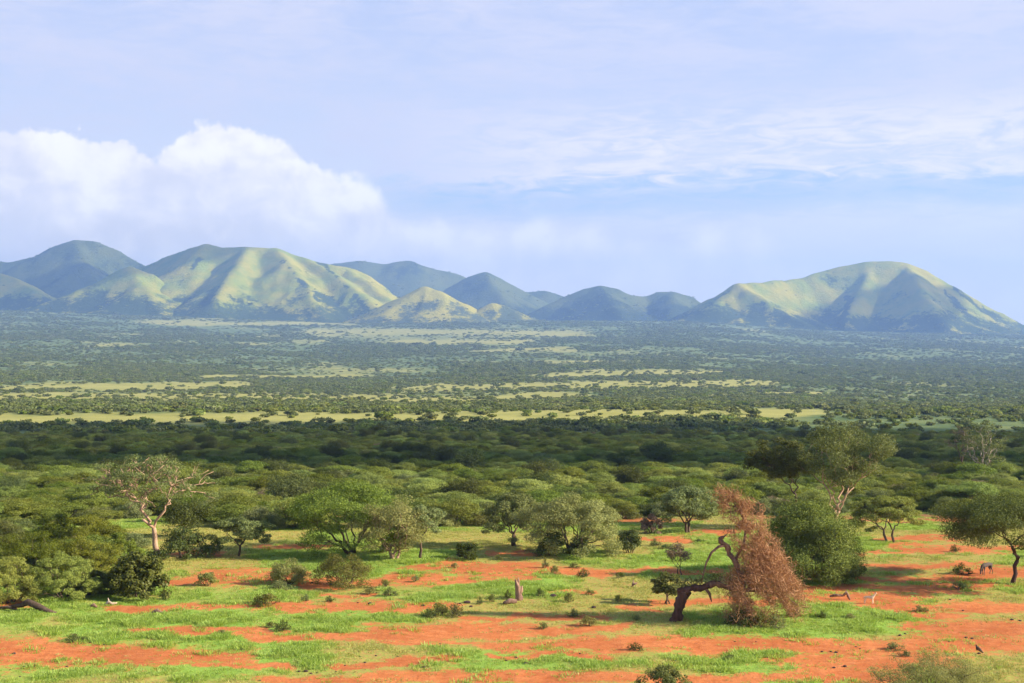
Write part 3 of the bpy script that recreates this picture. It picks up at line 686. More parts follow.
hero('thorn_bush', 652, 534, 24, 514, 'dome', 'brownish bush on the far grass behind the small round bush', 49, 'dry', cat='bush', tips=26, nleaf=2800, lsize=.11, r0=.08, stems=4, fork=.3, pad=.28, padz=.7)
hero('acacia_tree', 688, 533, 66, 487, 'umbrella', 'grey-green acacia behind the dead leaning tree on its left', 50, 'grey', 'bark_brown', tips=60, nleaf=16000, lsize=.12, low=520, r0=.18, stems=2, fork=1.4, pad=.2, padz=.5)
hero('thorn_bush', 289, 584, 42, 557, 'dome', 'small grey-green thorn bush on red soil, left one of two', 51, 'olive', cat='bush', tips=40, nleaf=9000, lsize=.09, r0=.07, stems=5, fork=.2, pad=.25, padz=.7, thin=.3)
hero('thorn_bush', 344, 587, 60, 552, 'dome', 'larger wispy thorn bush on red soil in front of the wide spreading acacia', 52, 'olive', cat='bush', tips=60, nleaf=12000, lsize=.09, r0=.08, stems=6, fork=.3, pad=.22, padz=.6, thin=.3)
hero('leafy_bush', 138, 598, 62, 549, 'dome', 'bright leafy bush at the foot of the tall bare-limbed acacia', 53, 'broad', cat='bush', tips=70, nleaf=12000, lsize=.15, r0=.09, stems=6, fork=.3, pad=.2, padz=.8, thin=.6)
hero('thorn_bush', 207, 586, 20, 571, 'dome', 'low dark twiggy shrub on the green right of the leafy bush', 54, 'olive', cat='bush', tips=18, nleaf=1500, lsize=.09, r0=.05, stems=4, fork=.15, pad=.3, padz=.7)
hero('round_bush', 811, 578, 122, 497, 'dome', 'very large dense round green bush right of the dead leaning tree', 55, 'round', cat='bush', tips=230, nleaf=130000, lsize=.075, r0=.12, stems=8, fork=.5, pad=.17, padz=.9, thin=.55, offx=0)
hero('round_bush', 846, 578, 30, 556, 'dome', 'low dark bush at the right foot of the very large round bush', 56, 'dark', cat='bush', tips=24, nleaf=4000, lsize=.11, r0=.07, stems=4, fork=.2, pad=.3, padz=.8)
LB = [(8, 603, 70, 552, 'bright', 'light green thorn bush at the left edge behind the fallen log'), (62, 599, 78, 548, 'bright', 'big light green thorn bush right of the left edge above the fallen log'),
      (92, 596, 46, 566, 'grey', 'grey-green thorn bush between the big light green bush and the leafy bush'), (28, 580, 90, 524, 'acacia', 'tall green thorn bush in the second row at the left edge'),
      (84, 576, 74, 526, 'bright', 'light green domed bush behind the leafy bush at the left'), (-6, 566, 70, 512, 'grey', 'grey-green bush cut by the left edge of the picture'), (122, 566, 44, 528, 'bright', 'light green bush just left of the pale orange trunk'),
      (52, 560, 70, 508, 'acacia', 'green domed bush in the back row of the left thicket')]
for i, (a, b, wd, tp, lm, lab) in enumerate(LB):
    hero('thorn_bush', a, b, wd, tp, 'dome', lab, 60 + i, lm, cat='bush', tips=110, nleaf=26000, lsize=.12, r0=.09, stems=6, fork=.3, pad=.15, padz=.55, thin=.16)
hero('thorn_bush', 935, 700, 150, 650, 'dome', 'wispy pale green thorn bush cut by the bottom edge at the right', 70, 'olive', cat='bush', tips=120, nleaf=30000, lsize=.06, r0=.05, stems=10, fork=.2, pad=.12, padz=.6, thin=.3)
hero('leafy_bush', 664, 692, 50, 665, 'dome', 'blue-green leafy shrub cut by the bottom edge below the dead leaning tree', 71, 'grey', cat='bush', tips=40, nleaf=3800, lsize=.08, r0=.04, stems=6, fork=.15, pad=.2, padz=.8, thin=.5)
hero('leafy_bush', 668, 604, 34, 569, 'dome', 'blue-green bush behind the trunk of the dead leaning tree', 72, 'grey', cat='bush', tips=30, nleaf=3800, lsize=.12, low=592, r0=.07, stems=3, fork=.9, pad=.26, padz=.7, thin=.55)
hero('leafy_bush', 678, 575, 26, 545, 'ball', 'small brown-green bush on a thin stem behind the dead leaning tree', 73, 'dry', cat='bush', tips=22, nleaf=1500, lsize=.11, low=563, r0=.06, stems=2, fork=.9, pad=.3, padz=.8)

# small shrubs and herbs in the clearing (px,row,width px,height px)
SHR = [(75,641,22,6),(267,604,30,10),(280,590,22,9),(258,607,14,6),(272,628,14,6),(222,634,12,4),(282,631,16,9),(440,616,22,12),(456,617,18,12),(428,618,14,8),(415,582,10,6),(385,588,12,8),(390,596,16,7),(370,594,18,6),
       (305,601,10,6),(330,602,10,5),(492,602,9,8),(498,560,10,5),(545,568,8,8),(555,575,12,9),(575,568,12,5),(583,577,13,7),(540,597,10,9),(569,602,11,9),(573,617,13,7),(588,626,20,9),(543,629,12,6),(508,598,8,7),
       (620,578,10,6),(590,595,12,5),(636,650,16,6),(618,602,8,7),(636,620,10,5),(655,546,12,6),(668,549,16,5),(698,625,12,5),(740,626,30,14),(760,627,26,14),(778,628,20,12),(793,617,14,14),(730,660,14,5),
       (790,592,16,11),(822,618,12,6),(850,619,13,5),(918,612,10,6),(962,574,20,9),(960,589,18,7),(925,612,9,4),(955,552,10,6),(455,568,9,5),(440,612,12,5),(480,604,7,6),(700,543,12,4),(330,545,10,5),(400,546,18,12),(385,553,14,10),(895,650,22,6),(905,656,14,5)]
svar = [tree_meshes('low_shrub', 'dome', .8, .75, .03, .62, 22, 900, .055, 80 + i, M[['olive', 'dark', 'grey', 'broad'][i]], M['bark_brown'], r0=.02, stems=5, fork=.08, pad=.3, padz=.7) for i in range(4)]
for i, (a, b, wd, ht) in enumerate(SHR):
    X, Y, Z = place(a, b); m = Y / F; v = [1, 0, 2, 1, 3, 0][i % 6]
    kd = ['low olive shrub', 'low dark green shrub', 'low grey-green shrub', 'low bright leafy shrub'][v]
    side = 'left part' if a < 300 else ('middle' if a < 620 else 'right part')
    e = link('low_shrub', None, None, (X, Y, Z)); e.rotation_euler = (0, 0, i * 1.7); e.scale = (wd * m / 1.6, wd * m / 1.6, ht * m / .62)
    tag(e, f"{kd} on the {side} of the clearing floor", 'shrub', f"{kd}s on the {side} of the clearing")
    link('stems', svar[v][0], e); link('foliage', svar[v][1], e)

# ------------------------------------------------------------------ dead leaning tree
X0, Y0, Z0 = place(677, 621); mm = Y0 / F
def q(px, row, dy=0.): return ((px - 677) * mm, dy, (621 - row) * mm)
e = tag(link('dead_tree', None, None, (X0, Y0, Z0)), 'broken dead tree leaning right with a red-brown mass of dry twigs', 'tree')
tb = Tubes()
tb.line([q(675, 626), q(677, 618), q(678, 609), q(681, 600), q(682, 592), q(680, 589)], [.70, .54, .44, .47, .42, .2], 12, .16); tb.line([q(677, 592), q(684, 591), q(692, 588, .1), q(700, 588.5), q(709, 585)], [.3, .40, .33, .29, .30], 10, .18)
tb.line([q(679, 612, .1), q(683, 602, .3), q(690, 592, .2)], [.35, .25, .2], 7)
link('trunk', tb.mesh('dead_trunk', M['bark_red']), e)
tb = Tubes()
tb.line([q(706, 586), q(716, 583), q(726, 587), q(742, 590), q(758, 590), q(775, 594)], [.30, .32, .26, .22, .18, .1], 8, .18)
tb.line([q(742, 588, -.2), q(741, 578, -.3), q(737, 568, -.3), q(735, 561, -.2), q(729, 554, 0), q(728, 547, .1), q(722, 543, .1), q(720, 539, .1), q(727, 535, .2)], [.26, .26, .23, .25, .20, .22, .26, .2, .04], 8, .2)
tb.line([q(724, 545), q(718, 546.5, -.2), q(711, 552, -.3), q(706, 562, -.3), q(703, 573, -.3), q(701, 583, -.3)], [.15, .11, .1, .09, .07, .03], 6)
tb.line([q(704, 586), q(709, 593, -.3), q(711, 601, -.4)], [.16, .12, .04], 6)
tb.line([q(735, 560), q(745, 545, .5), q(748, 525, .7), q(738, 508, .5), q(728, 496, .3)], [.16, .13, .1, .06, .02], 5)
tb.line([q(748, 590), q(762, 570, .5), q(764, 545, .8), q(757, 522, .6)], [.18, .13, .09, .03], 5)
tb.line([q(765, 592), q(785, 596, .5), q(798, 606, .6)], [.14, .08, .03], 5)
tb.line([q(740, 590), q(746, 605, -.5), q(750, 617, -.8)], [.14, .09, .03], 5)
link('limb', tb.mesh('dead_limbs', M['bark_snag']), e)
poly = np.array([(716,490),(737,497),(757,509),(763,530),(776,550),(790,570),(800,588),(803,604),(790,614),(770,612),(750,622),(728,618),(730,600),(718,586),(738,574),(742,556),(737,538),(728,516)], float)
def inside(p, poly):
    x, y = p[:, 0], p[:, 1]; c = np.zeros(len(p), bool); j = len(poly) - 1
    for i in range(len(poly)):
        xi, yi = poly[i]; xj, yj = poly[j]
        c ^= ((yi > y) != (yj > y)) & (x < (xj - xi) * (y - yi) / (yj - yi + 1e-9) + xi); j = i
    return c
rr = np.random.RandomState(5)
cand = np.stack([rr.uniform(704, 814, 140000), rr.uniform(484, 625, 140000)], 1)
cand = cand[inside(cand + rr.normal(0, 4.6, cand.shape), poly)]
dens = fbm(cand[:, 0] / 7, cand[:, 1] / 7, 151, 3); cand = cand[rr.rand(len(cand)) < np.clip((dens - .33) * 3.6, .06, 1)][:21000]
halfw = np.interp(cand[:, 1], [488, 530, 580, 620], [.5, 1.6, 3.2, 2.6])
dy = rr.normal(0, .5, len(cand)) * halfw
C = np.stack([(cand[:, 0] - 677) * mm, dy, (621 - cand[:, 1]) * mm], 1)
# dry twigs: long thin slivers drooping to lower right
dirn = np.stack([rr.normal(.25, .6, len(C)), rr.normal(0, .6, len(C)), rr.normal(-.25, .6, len(C))], 1); dirn /= np.linalg.norm(dirn, axis=1)[:, None]
b = np.cross(dirn, rr.normal(size=(len(C), 3))); b /= np.linalg.norm(b, axis=1)[:, None]
L = (.16 + .34 * rr.rand(len(C)))[:, None]; wv = .021
V = np.stack([C - dirn * L, C - b * wv, C + dirn * L, C + b * wv], 1).reshape(-1, 3)
V[:, 2] = np.maximum(V[:, 2], .05)
link('crown', new_mesh('dead_twigs', V, np.arange(len(V)).reshape(-1, 4), [M['red_twig']]), e)
gl, gfc = leaves([q(692, 583, .3), q(702, 580, 0), q(715, 577, .1), q(684, 586, .4)], [(.9, .7, .5), (.7, .6, .4), (.8, .6, .45), (.6, .6, .5)], 600, .1, rr)
link('leaves', new_mesh('climber_leaves', gl, gfc, [M['grey']]), e)['label'] = 'green leafy climber on the broken limb'

# ------------------------------------------------------------------ stump, logs, stones
def woodthing(name, px, row, lines, label, cat, m='wood_dead', group=None):
    X, Y, Z = place(px, row); s_ = Y / F; tb = Tubes()
    for pl, rd in lines:
        tb.line([((a - px) * s_, dy_, (row - b) * s_ + .0) for a, b, dy_ in pl], [r_ * s_ for r_ in rd], 8)
    o = link(name, tb.mesh(name, M[m]), None, (X, Y, Z)); return tag(o, label, cat, group)
woodthing('tree_stump', 518, 600, [([(519, 602, 0), (519, 597, 0), (518, 592, 0), (517.8, 587, 0), (516.5, 583, 0), (515.6, 579, 0)], [4.4, 3.4, 2.5, 2.7, 1.8, .3]), ([(518, 586, .1), (518.6, 581, .1), (518.2, 577.5, .1)], [1.6, 1.1, .2]), ([(517, 603, -.1), (513, 602.5, -.3), (510, 604, -.4)], [1.8, 1.2, .4]), ([(519, 596, 0), (521.5, 590, .1), (522, 586, .1)], [2.2, 1.6, .5]), ([(517.5, 584, 0), (515, 580, 0)], [1.6, .5])], 'short splintered pale brown tree stump standing in the green grass', 'stump')
woodthing('broken_log', 511, 604, [([(504, 603, -.3), (510, 601, 0), (517, 601.5, .1)], [2.2, 2.6, 1.6])], 'short broken piece of wood lying at the foot of the stump', 'log')
woodthing('fallen_log', 34, 612, [([(8, 608, .5), (20, 606, .3), (28, 602, 0), (38, 606, -.1), (48, 610, -.3), (58, 612, -.5)], [1.6, 2.2, 3.2, 3.2, 2.4, 1.2]), ([(-8, 610, .4), (6, 608, .4), (16, 610, .2)], [1.4, 1.6, 1.0])], 'dark fallen tree log lying below the thicket at the left', 'log', 'bark_brown')
woodthing('broken_log', 94, 608, [([(90, 607, 0), (94, 605, 0), (97, 607, 0)], [1.2, 2.0, .9])], 'small grey broken log below the leafy bush, left of the pale branch', 'log')
woodthing('dead_branch', 110, 605, [([(105, 605, 0), (109, 602, 0), (112, 604, 0), (117, 603, 0)], [1.0, 1.8, 1.4, .6]), ([(109, 602, 0), (108, 598, 0)], [.9, .3])], 'pale forked dead branch below the leafy bush at the left', 'branch', 'bark_white')
woodthing('broken_log', 157, 614, [([(152, 613, 0), (157, 611, 0), (163, 613, 0)], [1.4, 2.2, 1.0]), ([(156, 611, 0), (158, 608, 0)], [.8, .3])], 'brown broken log on the grass right of the leafy bush', 'log')
woodthing('dead_branch', 633, 587, [([(631, 589, 0), (633, 585, 0), (633.5, 580, 0)], [1.3, 1.0, .4]), ([(632, 585, 0), (637, 583, 0)], [1.4, .8])], 'small upright brown snag in the grass left of the dead leaning tree', 'branch')
woodthing('dead_branch', 846, 600, [([(830, 597, .2), (836, 595.5, .1), (843, 596, 0)], [1.0, 1.4, .9]), ([(843, 596, 0), (846.5, 592.5, 0), (848, 596, 0), (850, 600, 0)], [1.2, 1.8, 1.4, .6])], 'low pale and brown dead wood on the red soil left of the pale gazelle', 'branch')
woodthing('dead_branch', 962, 661, [([(977, 648, 0), (980, 650, 0), (983, 653, 0)], [1.8, 1.4, .6]), ([(976, 645, 0), (978, 650, 0)], [.6, 1.6])], 'dark broken branch standing on red soil at the lower right', 'branch', 'bark_brown')
STN = [(14,654,2.4),(24,667,1.6),(67,667,1.6),(53,670,1.2),(10,670,1.2),(72,674,1.3),(20,677,1.4),(90,643,1.3),(104,645,1.2),(243,650,2.2),(299,672,2.0),(306,672,2.6),(311,674,1.8),(317,673,1.2),(360,657,1.3),(365,663,1.7),(376,656,1.5),(398,657,1.3),
       (345,666,1.2),(336,672,1.2),(260,681,1.5),(370,604,2.4),(358,603,1.4),(312,583,1.6),(331,585,2.4),(423,606,2.2),(409,595,1.2),(467,603,4.0),(460,604,2.0),(522,598,2.0),(553,597,4.2),(547,565,1.2),(594,608,3.2),(506,661,1.8),(516,658,1.8),(526,664,2.8),
       (424,668,2.2),(471,607,2.2),(580,654,1.4),(440,644,1.2),(834,668,2.2),(845,667,2.4),(856,647,1.4),(860,649,1.2),(822,652,1.8),(836,653,2.2),(831,652,1.6),(949,642,1.2),(966,638,2.0),(972,639,1.8),(1012,620,2.2),(1020,621,1.8),(979,654,2.0),(900,636,2.0),(905,634,1.6),(950,600,1.6),(963,611,1.6),(735,642,1.2),(756,642,1.0),(545,645,1.0)]
stv = []
for i in range(4):
    import bmesh
    bm = bmesh.new(); bmesh.ops.create_icosphere(bm, subdivisions=2, radius=1)
    rs = np.random.RandomState(200 + i); o3 = rs.rand(3) * 9
    for v in bm.verts:
        f = .75 + .5 * float(fbm(np.array(v.co.x * 1.6 + o3[0] + v.co.z), np.array(v.co.y * 1.6 + o3[1] - v.co.z), 7)); v.co = v.co * f; v.co.z = v.co.z * .62 + .35
    me = bpy.data.meshes.new('dung_lump'); bm.to_mesh(me); bm.free(); me.materials.append(M['stone']); stv.append(me)
for i, (a, b, r_) in enumerate(STN):
    X, Y, Z = place(a, b); s_ = Y / F * r_ * .8
    o = link('stone', stv[i % 4], None, (X, Y, Z)); o.scale = (s_, s_ * 1.1, s_ * R.uniform(.7, 1.)); o.rotation_euler = (0, 0, i)
    side = 'left part' if a < 300 else ('middle' if a < 620 else 'right part')
    tag(o, f"small dark brown stone on the red ground in the {side} of the clearing", 'stone', f'dark stones in the {side} of the clearing')

# ------------------------------------------------------------------ animals (skin over a jointed skeleton)
def animal(name, joints, edges, m, loc, rotz, scale, label, cat, root='pelvis'):
    names = list(joints); me = bpy.data.meshes.new(name)
    me.from_pydata([joints[k][:3] for k in names], [(names.index(a), names.index(b)) for a, b in edges], [])
    me.materials.append(m)
    o = link(name, me, None, loc); o.rotation_euler = (0, 0, rotz); o.scale = (scale,) * 3
    sk = o.modifiers.new('skin', 'SKIN'); sk.use_smooth_shade = True
    sv = me.skin_vertices[0].data
    for i, k in enumerate(names):
        rx, ry = joints[k][3], joints[k][4]; sv[i].radius = (rx, ry); sv[i].use_root = (k == root)
    sb = o.modifiers.new('sub', 'SUBSURF'); sb.levels = 2; sb.render_levels = 2
    return tag(o, label, cat)
def quad(body_len, sh, head, thick=1., neck=None):
    J = {'pelvis': (-.42 * body_len, 0, sh * .93, .17 * thick, .2 * thick), 'belly': (0, 0, sh * .86, .19 * thick, .22 * thick), 'chest': (.36 * body_len, 0, sh * .87, .19 * thick, .26 * thick),
         'rump': (-.55 * body_len, 0, sh * .88, .1 * thick, .12 * thick), 'tail': (-.62 * body_len, 0, sh * .55, .02, .02)}
    E = [('pelvis', 'belly'), ('belly', 'chest'), ('pelvis', 'rump'), ('rump', 'tail')]
    for s, nm in ((1, 'l'), (-1, 'r')):
        J['fs' + nm] = (.40 * body_len, s * .12, sh * .68, .085 * thick, .1 * thick); J['fk' + nm] = (.43 * body_len + s * .02, s * .12, sh * .34, .04, .045); J['ff' + nm] = (.42 * body_len + s * .05, s * .12, 0.03, .032, .035)
        E += [('chest', 'fs' + nm), ('fs' + nm, 'fk' + nm), ('fk' + nm, 'ff' + nm)]
        J['hk' + nm] = (-.36 * body_len, s * .12, sh * .58, .09 * thick, .11 * thick); J['hh' + nm] = (-.52 * body_len - s * .02, s * .12, sh * .36, .04, .045); J['hf' + nm] = (-.47 * body_len - s * .05, s * .12, .03, .032, .035)
        E += [('pelvis', 'hk' + nm), ('hk' + nm, 'hh' + nm), ('hh' + nm, 'hf' + nm)]
    prev = 'chest'
    for i, (x, z, r) in enumerate(head):
        J['h%d' % i] = (x, 0, z, r, r * 1.15); E.append((prev, 'h%d' % i)); prev = 'h%d' % i
    return J, E
FUR_D = solid_mat('fur_dark', (.13, .10, .085), (.07, .055, .05), stretch=(5, 1, 1), scale=3)
FUR_P = solid_mat('fur_pale', (.85, .63, .43), (.75, .52, .34), stretch=(1, 1, 1), scale=2, bump=.1)
HORN = solid_mat('horn', (.05, .04, .035), (.03, .025, .02))
J, E = quad(1.45, 1.28, [(.78, 1.12, .16), (.98, .74, .11), (1.06, .46, .10), (1.12, .18, .06)], 1.12)
X, Y, Z = place(987, 575)
a = animal('antelope', J, E, FUR_D, (X, Y, Z), math.radians(215), .98, 'dark grey-brown antelope grazing with its head down under the flat-topped acacia', 'antelope')
tb = Tubes()
for s_ in (1, -1):
    tb.line([(1.0, s_ * .06, .62), (1.02, s_ * .22, .60), (1.06, s_ * .27, .72)], [.035, .03, .008], 6); tb.line([(.98, s_ * .08, .68), (.92, s_ * .2, .68)], [.04, .012], 5)
link('horn', tb.mesh('horn', HORN), a)
J, E = quad(.85, .74, [(.52, .86, .075), (.60, 1.05, .06), (.66, 1.10, .065), (.78, 1.05, .03)], .62)
for k in J:
    x, y_, z_, r1, r2 = J[k]; J[k] = (x, y_ * .7, z_, r1 * 1.05, r2 * 1.05)
X, Y, Z = place(869, 604)
g = animal('gazelle', J, E, FUR_P, (X, Y, Z), math.radians(-14), .95, 'pale sandy gazelle standing side-on on the red soil below the round bush', 'gazelle')
tb = Tubes()
for s_ in (1, -1):
    tb.line([(.64, s_ * .03, 1.13), (.58, s_ * .05, 1.24), (.60, s_ * .06, 1.34)], [.018, .014, .004], 5); tb.line([(.62, s_ * .04, 1.12), (.57, s_ * .12, 1.16)], [.022, .006], 5)
link('horn', tb.mesh('gazelle_horn', HORN), g)

# ------------------------------------------------------------------ cloud that shades the valley (drifts high to the right, out of the frame)
sun_dir = np.array([math.cos(math.radians(SUN_EL)) * math.cos(math.radians(SUN_AZ_FROM_RIGHT)), math.cos(math.radians(SUN_EL)) * math.sin(math.radians(SUN_AZ_FROM_RIGHT)), math.sin(math.radians(SUN_EL))])
mc, n = mat('cloud')
p = n.add('ShaderNodeBsdfDiffuse'); n.set(p.inputs[0], (.85, .85, .87)); t = n.add('ShaderNodeBsdfTranslucent'); n.set(t.inputs[0], (.85, .85, .87))
mx = n.add('ShaderNodeMixShader'); n.set(mx.inputs[0], .25); n.l.new(p.outputs[0], mx.inputs[1]); n.l.new(t.outputs[0], mx.inputs[2])
o = n.add('ShaderNodeOutputMaterial'); tr_ = n.add('ShaderNodeBsdfTransparent'); mx3 = n.add('ShaderNodeMixShader'); n.set(mx3.inputs[0], .52); n.l.new(mx.outputs[0], mx3.inputs[1]); n.l.new(tr_.outputs[0], mx3.inputs[2]); n.l.new(mx3.outputs[0], o.inputs[0])
def cloud(cx, cy, rx, ry, alt, seed, thick=90):
    """flat-based cumulus whose shadow falls on ground point (cx,cy)"""
    k = alt / sun_dir[2]
    c0 = np.array([cx, cy, 0]) + sun_dir * k
    bm = bmesh.new(); bmesh.ops.create_icosphere(bm, subdivisions=6, radius=1)
    co = np.array([v.co[:] for v in bm.verts])
    an = np.arctan2(co[:, 1], co[:, 0])
    nn = fbm(co[:, 0] * 2.2 + seed, co[:, 1] * 2.2 + co[:, 2], seed, 5)
    n2_ = fbm(co[:, 0] * 7 + seed + co[:, 2] * 3, co[:, 1] * 7 - co[:, 2] * 3, seed + 5, 4)
    r = .52 + .8 * nn + .3 * n2_
    z = np.where(co[:, 2] > 0, co[:, 2] * thick * (.6 + nn * .8), co[:, 2] * thick * .18)
    V = np.stack([co[:, 0] * rx * r, co[:, 1] * ry * r, z * (.7 + .6 * n2_)], 1)
    for v, x in zip(bm.verts, V): v.co = x
    me = bpy.data.meshes.new('cloud'); bm.to_mesh(me); bm.free(); me.materials.append(mc)
    me.polygons.foreach_set('use_smooth', np.ones(len(me.polygons), bool))
    o = link('clouds', me, None, tuple(c0)); return tag(o, 'white flat-based cumulus cloud out of view, casting its shadow on the land', None, None, 'stuff')
cloud(60, 615, 650, 235, 1250, 3)
cloud(-150, 385, 120, 34, 1300, 31, 30)  # small unseen puffs from here, added to break up the valley shadow's near edge
cloud(95, 372, 95, 28, 1300, 37, 30)
cloud(10, 405, 90, 30, 1300, 41, 30)
cloud(260, 395, 110, 36, 1300, 43, 30)
cloud(2450, 10350, 480, 650, 4500, 11)
cloud(-4400, 11300, 800, 900, 4500, 23)

# ------------------------------------------------------------------ haze
hm = bpy.data.materials.new('haze'); hm.use_nodes = True; hm.node_tree.nodes.clear()
nh = NT(hm.node_tree); pv = nh.add('ShaderNodeVolumePrincipled'); nh.set(pv.inputs['Color'], (.33, .53, 1.0)); nh.set(pv.inputs['Density'], 5.8e-5); nh.set(pv.inputs['Anisotropy'], .2)
oh = nh.add('ShaderNodeOutputMaterial'); nh.l.new(pv.outputs[0], oh.inputs['Volume'])
zb, zt = min(float(GZ.min()) - 1.5, -130.), 860.
bx0, bx1, by0, by1 = -27000, 27000, -120, 17300
hv = [(x, y, z) for x in (bx0, bx1) for y in (by0, by1) for z in (zb, zt)]
hf = [(0, 1, 3, 2), (4, 6, 7, 5), (0, 4, 5, 1), (2, 3, 7, 6), (0, 2, 6, 4), (1, 5, 7, 3)]
tag(link('haze', new_mesh('haze', hv, hf, [hm])), 'thin blue haze that fades the plain and hills', None, None, 'stuff')

# ------------------------------------------------------------------ camera
cam = bpy.data.cameras.new('camera'); co = link('camera', cam, None, (0, 0, H)); co.rotation_euler = (math.radians(90), 0, 0)
cam.sensor_width = 36; cam.lens = 36 * F / 1024; cam.shift_y = (HY - 341.5) / 1024; cam.clip_start = .5; cam.clip_end = 120000
SC.camera = co
# ------------------------------------------------------------------ sun and sky
sl = bpy.data.lights.new('sun', 'SUN'); sl.energy = 5.0; sl.angle = math.radians(.5); sl.color = (1., .91, .76)
so = link('sun', sl); 
from mathutils import Vector
so.rotation_euler = Vector(sun_dir).to_track_quat('Z', 'Y').to_euler()
W = bpy.data.worlds.new('World'); SC.world = W; W.use_nodes = True; W.node_tree.nodes.clear(); n = NT(W.node_tree)
sky = n.add('ShaderNodeTexSky', sky_type='NISHITA'); sky.sun_disc = False; sky.sun_elevation = math.radians(SUN_EL); sky.sun_rotation = math.radians(90 - SUN_AZ_FROM_RIGHT)
sky.air_density = 1.; sky.dust_density = .6; sky.altitude = 900
STR = .11; KK = STR * 2 ** EXPO
def sc_(r, g, b):
    c = srgb(r, g, b); return tuple(x / KK for x in c)
tc = n.add('ShaderNodeTexCoord'); D = tc.outputs['Generated']
sp = n.add('ShaderNodeSeparateXYZ'); n.l.new(D, sp.inputs[0])
az = n.math('ARCTAN2', sp.outputs[0], sp.outputs[1]); el = n.math('ARCSINE', sp.outputs[2])
def E_(row): return (HY - row) / F
# high veil
mp = n.add('ShaderNodeCombineXYZ'); n.set(mp.inputs[0], az); n.set(mp.inputs[1], n.math('MULTIPLY', el, 3.2)); n.set(mp.inputs[2], 0.)
v = mp.outputs[0]
veil = n.noise(v, 4.5, 8, .6, .6); fine = n.noise(n.vmul(v, (1, 1.5, 1)), 26, 6, .62, 1.0)
elr = n.ramp(el, 0, .235, 0, 1, 'LINEAR')
base = n.mix(n.ramp(el, 0.0, .24), sc_(246, 243, 250), sc_(200, 212, 249))
base = n.mix(.12, base, sky.outputs[0])

vw = n.ramp(n.math('ADD', n.math('MULTIPLY', veil, .7), n.math('MULTIPLY', fine, .3)), .38, .64)
c1 = n.mix(vw, base, sc_(224, 228, 252))
# rippled bright band
elp = n.math('ADD', el, n.math('ADD', n.math('MULTIPLY', n.math('SUBTRACT', fine, .5), .03), n.math('MULTIPLY', n.math('SUBTRACT', veil, .5), .05)))
band = n.math('MULTIPLY', n.ramp(elp, E_(200), E_(174)), n.ramp(el, E_(88), E_(150)))
bandx = n.ramp(az, -.12, .1)
rip = n.math('MULTIPLY', n.math('MULTIPLY', band, bandx), n.ramp(n.math('ADD', n.math('MULTIPLY', veil, .5), n.math('MULTIPLY', fine, .5)),   .40, .58, 0., 1.))
c2 = n.mix(rip, c1, tuple(1.06 * x for x in sc_(251, 247, 252)))
# clear blue strip under it
st = n.math('MULTIPLY', n.ramp(elp, E_(228), E_(205)), n.ramp(elp, E_(172), E_(192)))
st = n.math('MULTIPLY', st, n.ramp(az, -.14, -.05))
c3 = n.mix(n.math('MULTIPLY', st, n.ramp(fine, .3, .6, .95, .5)), c2, sc_(188, 216, 250))
# pale streaks low on the right
low = n.math('MULTIPLY', n.ramp(el, E_(210), E_(250)), n.ramp(n.noise(n.vmul(v, (1, 2.5, 1)), 6, 5, .55, .3), .4, .62))
c3 = n.mix(n.math('MULTIPLY', low, .7), c3, sc_(233, 238, 253))
# cumulus bank: top edge as a curve over azimuth
def curve(x, pts):
    fc = n.add('ShaderNodeFloatCurve'); n.set(fc.inputs['Value'], x); cv = fc.mapping.curves[0]
    for i, (a, b) in enumerate(pts):
        if i < 2: cv.points[i].location = (a, b)
        else: cv.points.new(a, b)
    fc.mapping.update(); return fc.outputs[0]
azn = n.ramp(az, -.5, .5, 0, 1, 'LINEAR')
def ax(px): return (math.atan((px - CX) / F) + .5)
def ey(row): return (HY - row) / F * 4
prof = [(0, ey(150)), (ax(-60), ey(128)), (ax(0), ey(133)), (ax(60), ey(137)), (ax(100), ey(143)), (ax(140), ey(149)), (ax(160), ey(150)), (ax(182), ey(138)), (ax(198), ey(124)), (ax(225), ey(130)), (ax(260), ey(140)), (ax(300), ey(152)), (ax(335), ey(168)), (ax(368), ey(180)), (ax(392), ey(197)), (ax(430), ey(210)), (ax(480), ey(216)), (ax(540), ey(206)), (ax(580), ey(206)), (ax(620), ey(222)), (ax(690), ey(226)), (ax(740), ey(219)), (ax(770), ey(234)), (ax(850), ey(262)), (1, ey(280))]
topc = n.math('MULTIPLY', curve(azn, prof), .25)
b1 = n.noise(D, 22, 2, .5); b2 = n.noise(D, 55, 6, .62, .3); b3 = n.noise(D, 140, 4, .6)
nz = n.math('ADD', n.math('MULTIPLY', n.math('SUBTRACT', b1, .5), .030), n.math('ADD', n.math('MULTIPLY', n.math('SUBTRACT', b2, .5), .022), n.math('MULTIPLY', n.math('SUBTRACT', b3, .5), .006)))
vr = n.add('ShaderNodeTexVoronoi', feature='SMOOTH_F1'); wv_ = n.add('ShaderNodeVectorMath', operation='ADD')
n.l.new(D, wv_.inputs[0]); n.l.new(n.vmul(n.noise(D, 30, 4, .6, 0, 1), (.03, .03, .03)), wv_.inputs[1]); n.l.new(wv_.outputs[0], vr.inputs['Vector']); vr.inputs['Scale'].default_value = 34; vr.inputs['Smoothness'].default_value = .35
puff = n.math('SUBTRACT', .42, vr.outputs['Distance'])
nz = n.math('ADD', nz, n.math('MULTIPLY', puff, .022))
dd = n.math('SUBTRACT', n.math('ADD', topc, nz), el)
soft = curve(azn, [(0, .24), (ax(300), .25), (ax(380), .6), (ax(440), .9), (ax(760), .9), (1, 1)])
alpha = n.math('DIVIDE', dd, n.math('MULTIPLY', soft, .025))
alpha = n.ramp(alpha, -.15, 1.)
opac = curve(azn, [(0, 1), (ax(330), 1.), (ax(420), .95), (ax(540), .85), (ax(740), .7), (ax(820), .35), (1, .3)])
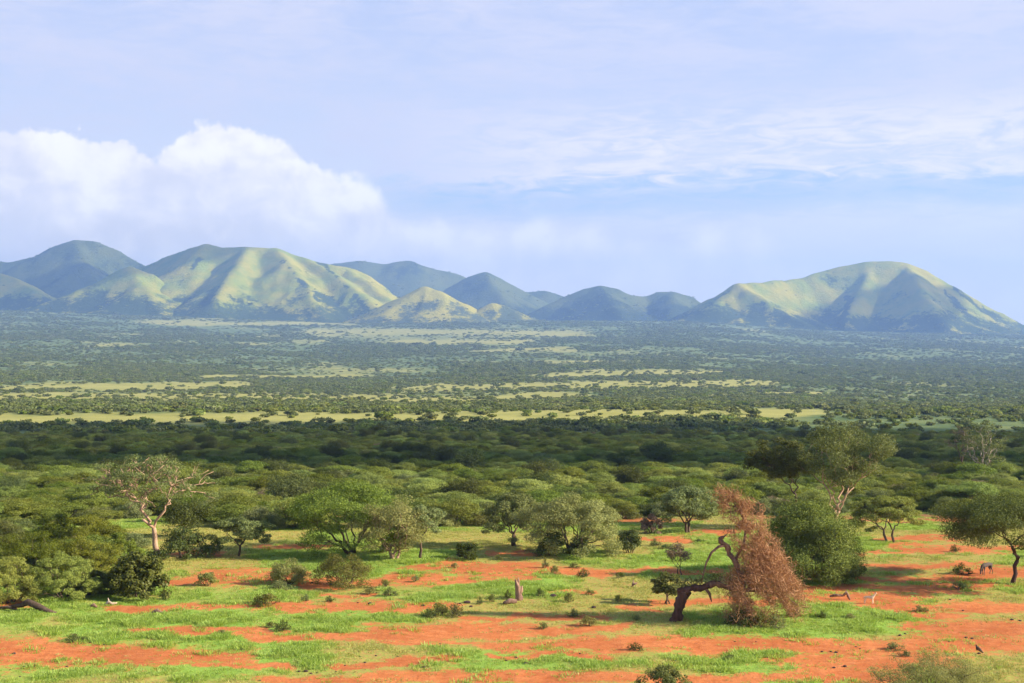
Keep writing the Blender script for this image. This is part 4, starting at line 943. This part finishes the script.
alpha = n.math('MULTIPLY', alpha, opac)
# puffs lit from the right and above: compare the noise with itself a step towards the sun
off = n.add('ShaderNodeVectorMath', operation='ADD'); n.l.new(D, off.inputs[0]); off.inputs[1].default_value = (.006, 0, .006)
b2o = n.noise(off.outputs[0], 30, 4, .55, .2); b2i = n.noise(D, 30, 4, .55, .2)
lit = n.math('MULTIPLY', n.math('SUBTRACT', b2i, b2o), 1.1)
hgt = n.ramp(dd, 0, .12, 1.1, 0.)
bil = n.noise(n.vmul(D, (1, 1, 1.5)), 30, 6, .58, .6)
br = n.math('ADD', n.math('ADD', n.math('MULTIPLY', hgt, .6), n.math('ADD', lit, n.math('MULTIPLY', puff, 1.1))), n.math('MULTIPLY', n.math('SUBTRACT', bil, .42), 1.7))
ccol = n.mix(n.ramp(br, .0, .95), tuple(1.04 * x for x in sc_(235, 235, 248)), tuple(1.12 * x for x in sc_(255, 251, 252)))
ccol = n.mix(n.ramp(br, .6, 1.1), ccol, tuple(1.2 * x for x in sc_(255, 252, 253)))
final = n.mix(alpha, c3, ccol)
# slight pale haze right at the horizon
final = n.mix(n.ramp(el, .10, 0., 0, .85), final, sc_(250, 246, 251))
final = n.mix(n.ramp(el, .27, .55), final, sky.outputs[0])
bg = n.add('ShaderNodeBackground'); n.set(bg.inputs[0], final); n.set(bg.inputs[1], STR)
o = n.add('ShaderNodeOutputWorld'); n.l.new(bg.outputs[0], o.inputs[0])
W.cycles.sampling_method = 'MANUAL'; W.cycles.sample_map_resolution = 512

# ------------------------------------------------------------------ render
SC.render.engine = 'CYCLES'; cy = SC.cycles
cy.max_bounces = 4; cy.diffuse_bounces = 2; cy.transmission_bounces = 3; cy.volume_bounces = 1; cy.transparent_max_bounces = 4; cy.glossy_bounces = 1
cy.use_denoising = True; cy.caustics_reflective = False; cy.caustics_refractive = False; cy.use_adaptive_sampling = True; cy.adaptive_threshold = .02
SC.view_settings.view_transform = 'Standard'; SC.view_settings.look = 'None'; SC.view_settings.exposure = EXPO; SC.view_settings.gamma = 1; SC.view_settings.use_curve_mapping = False
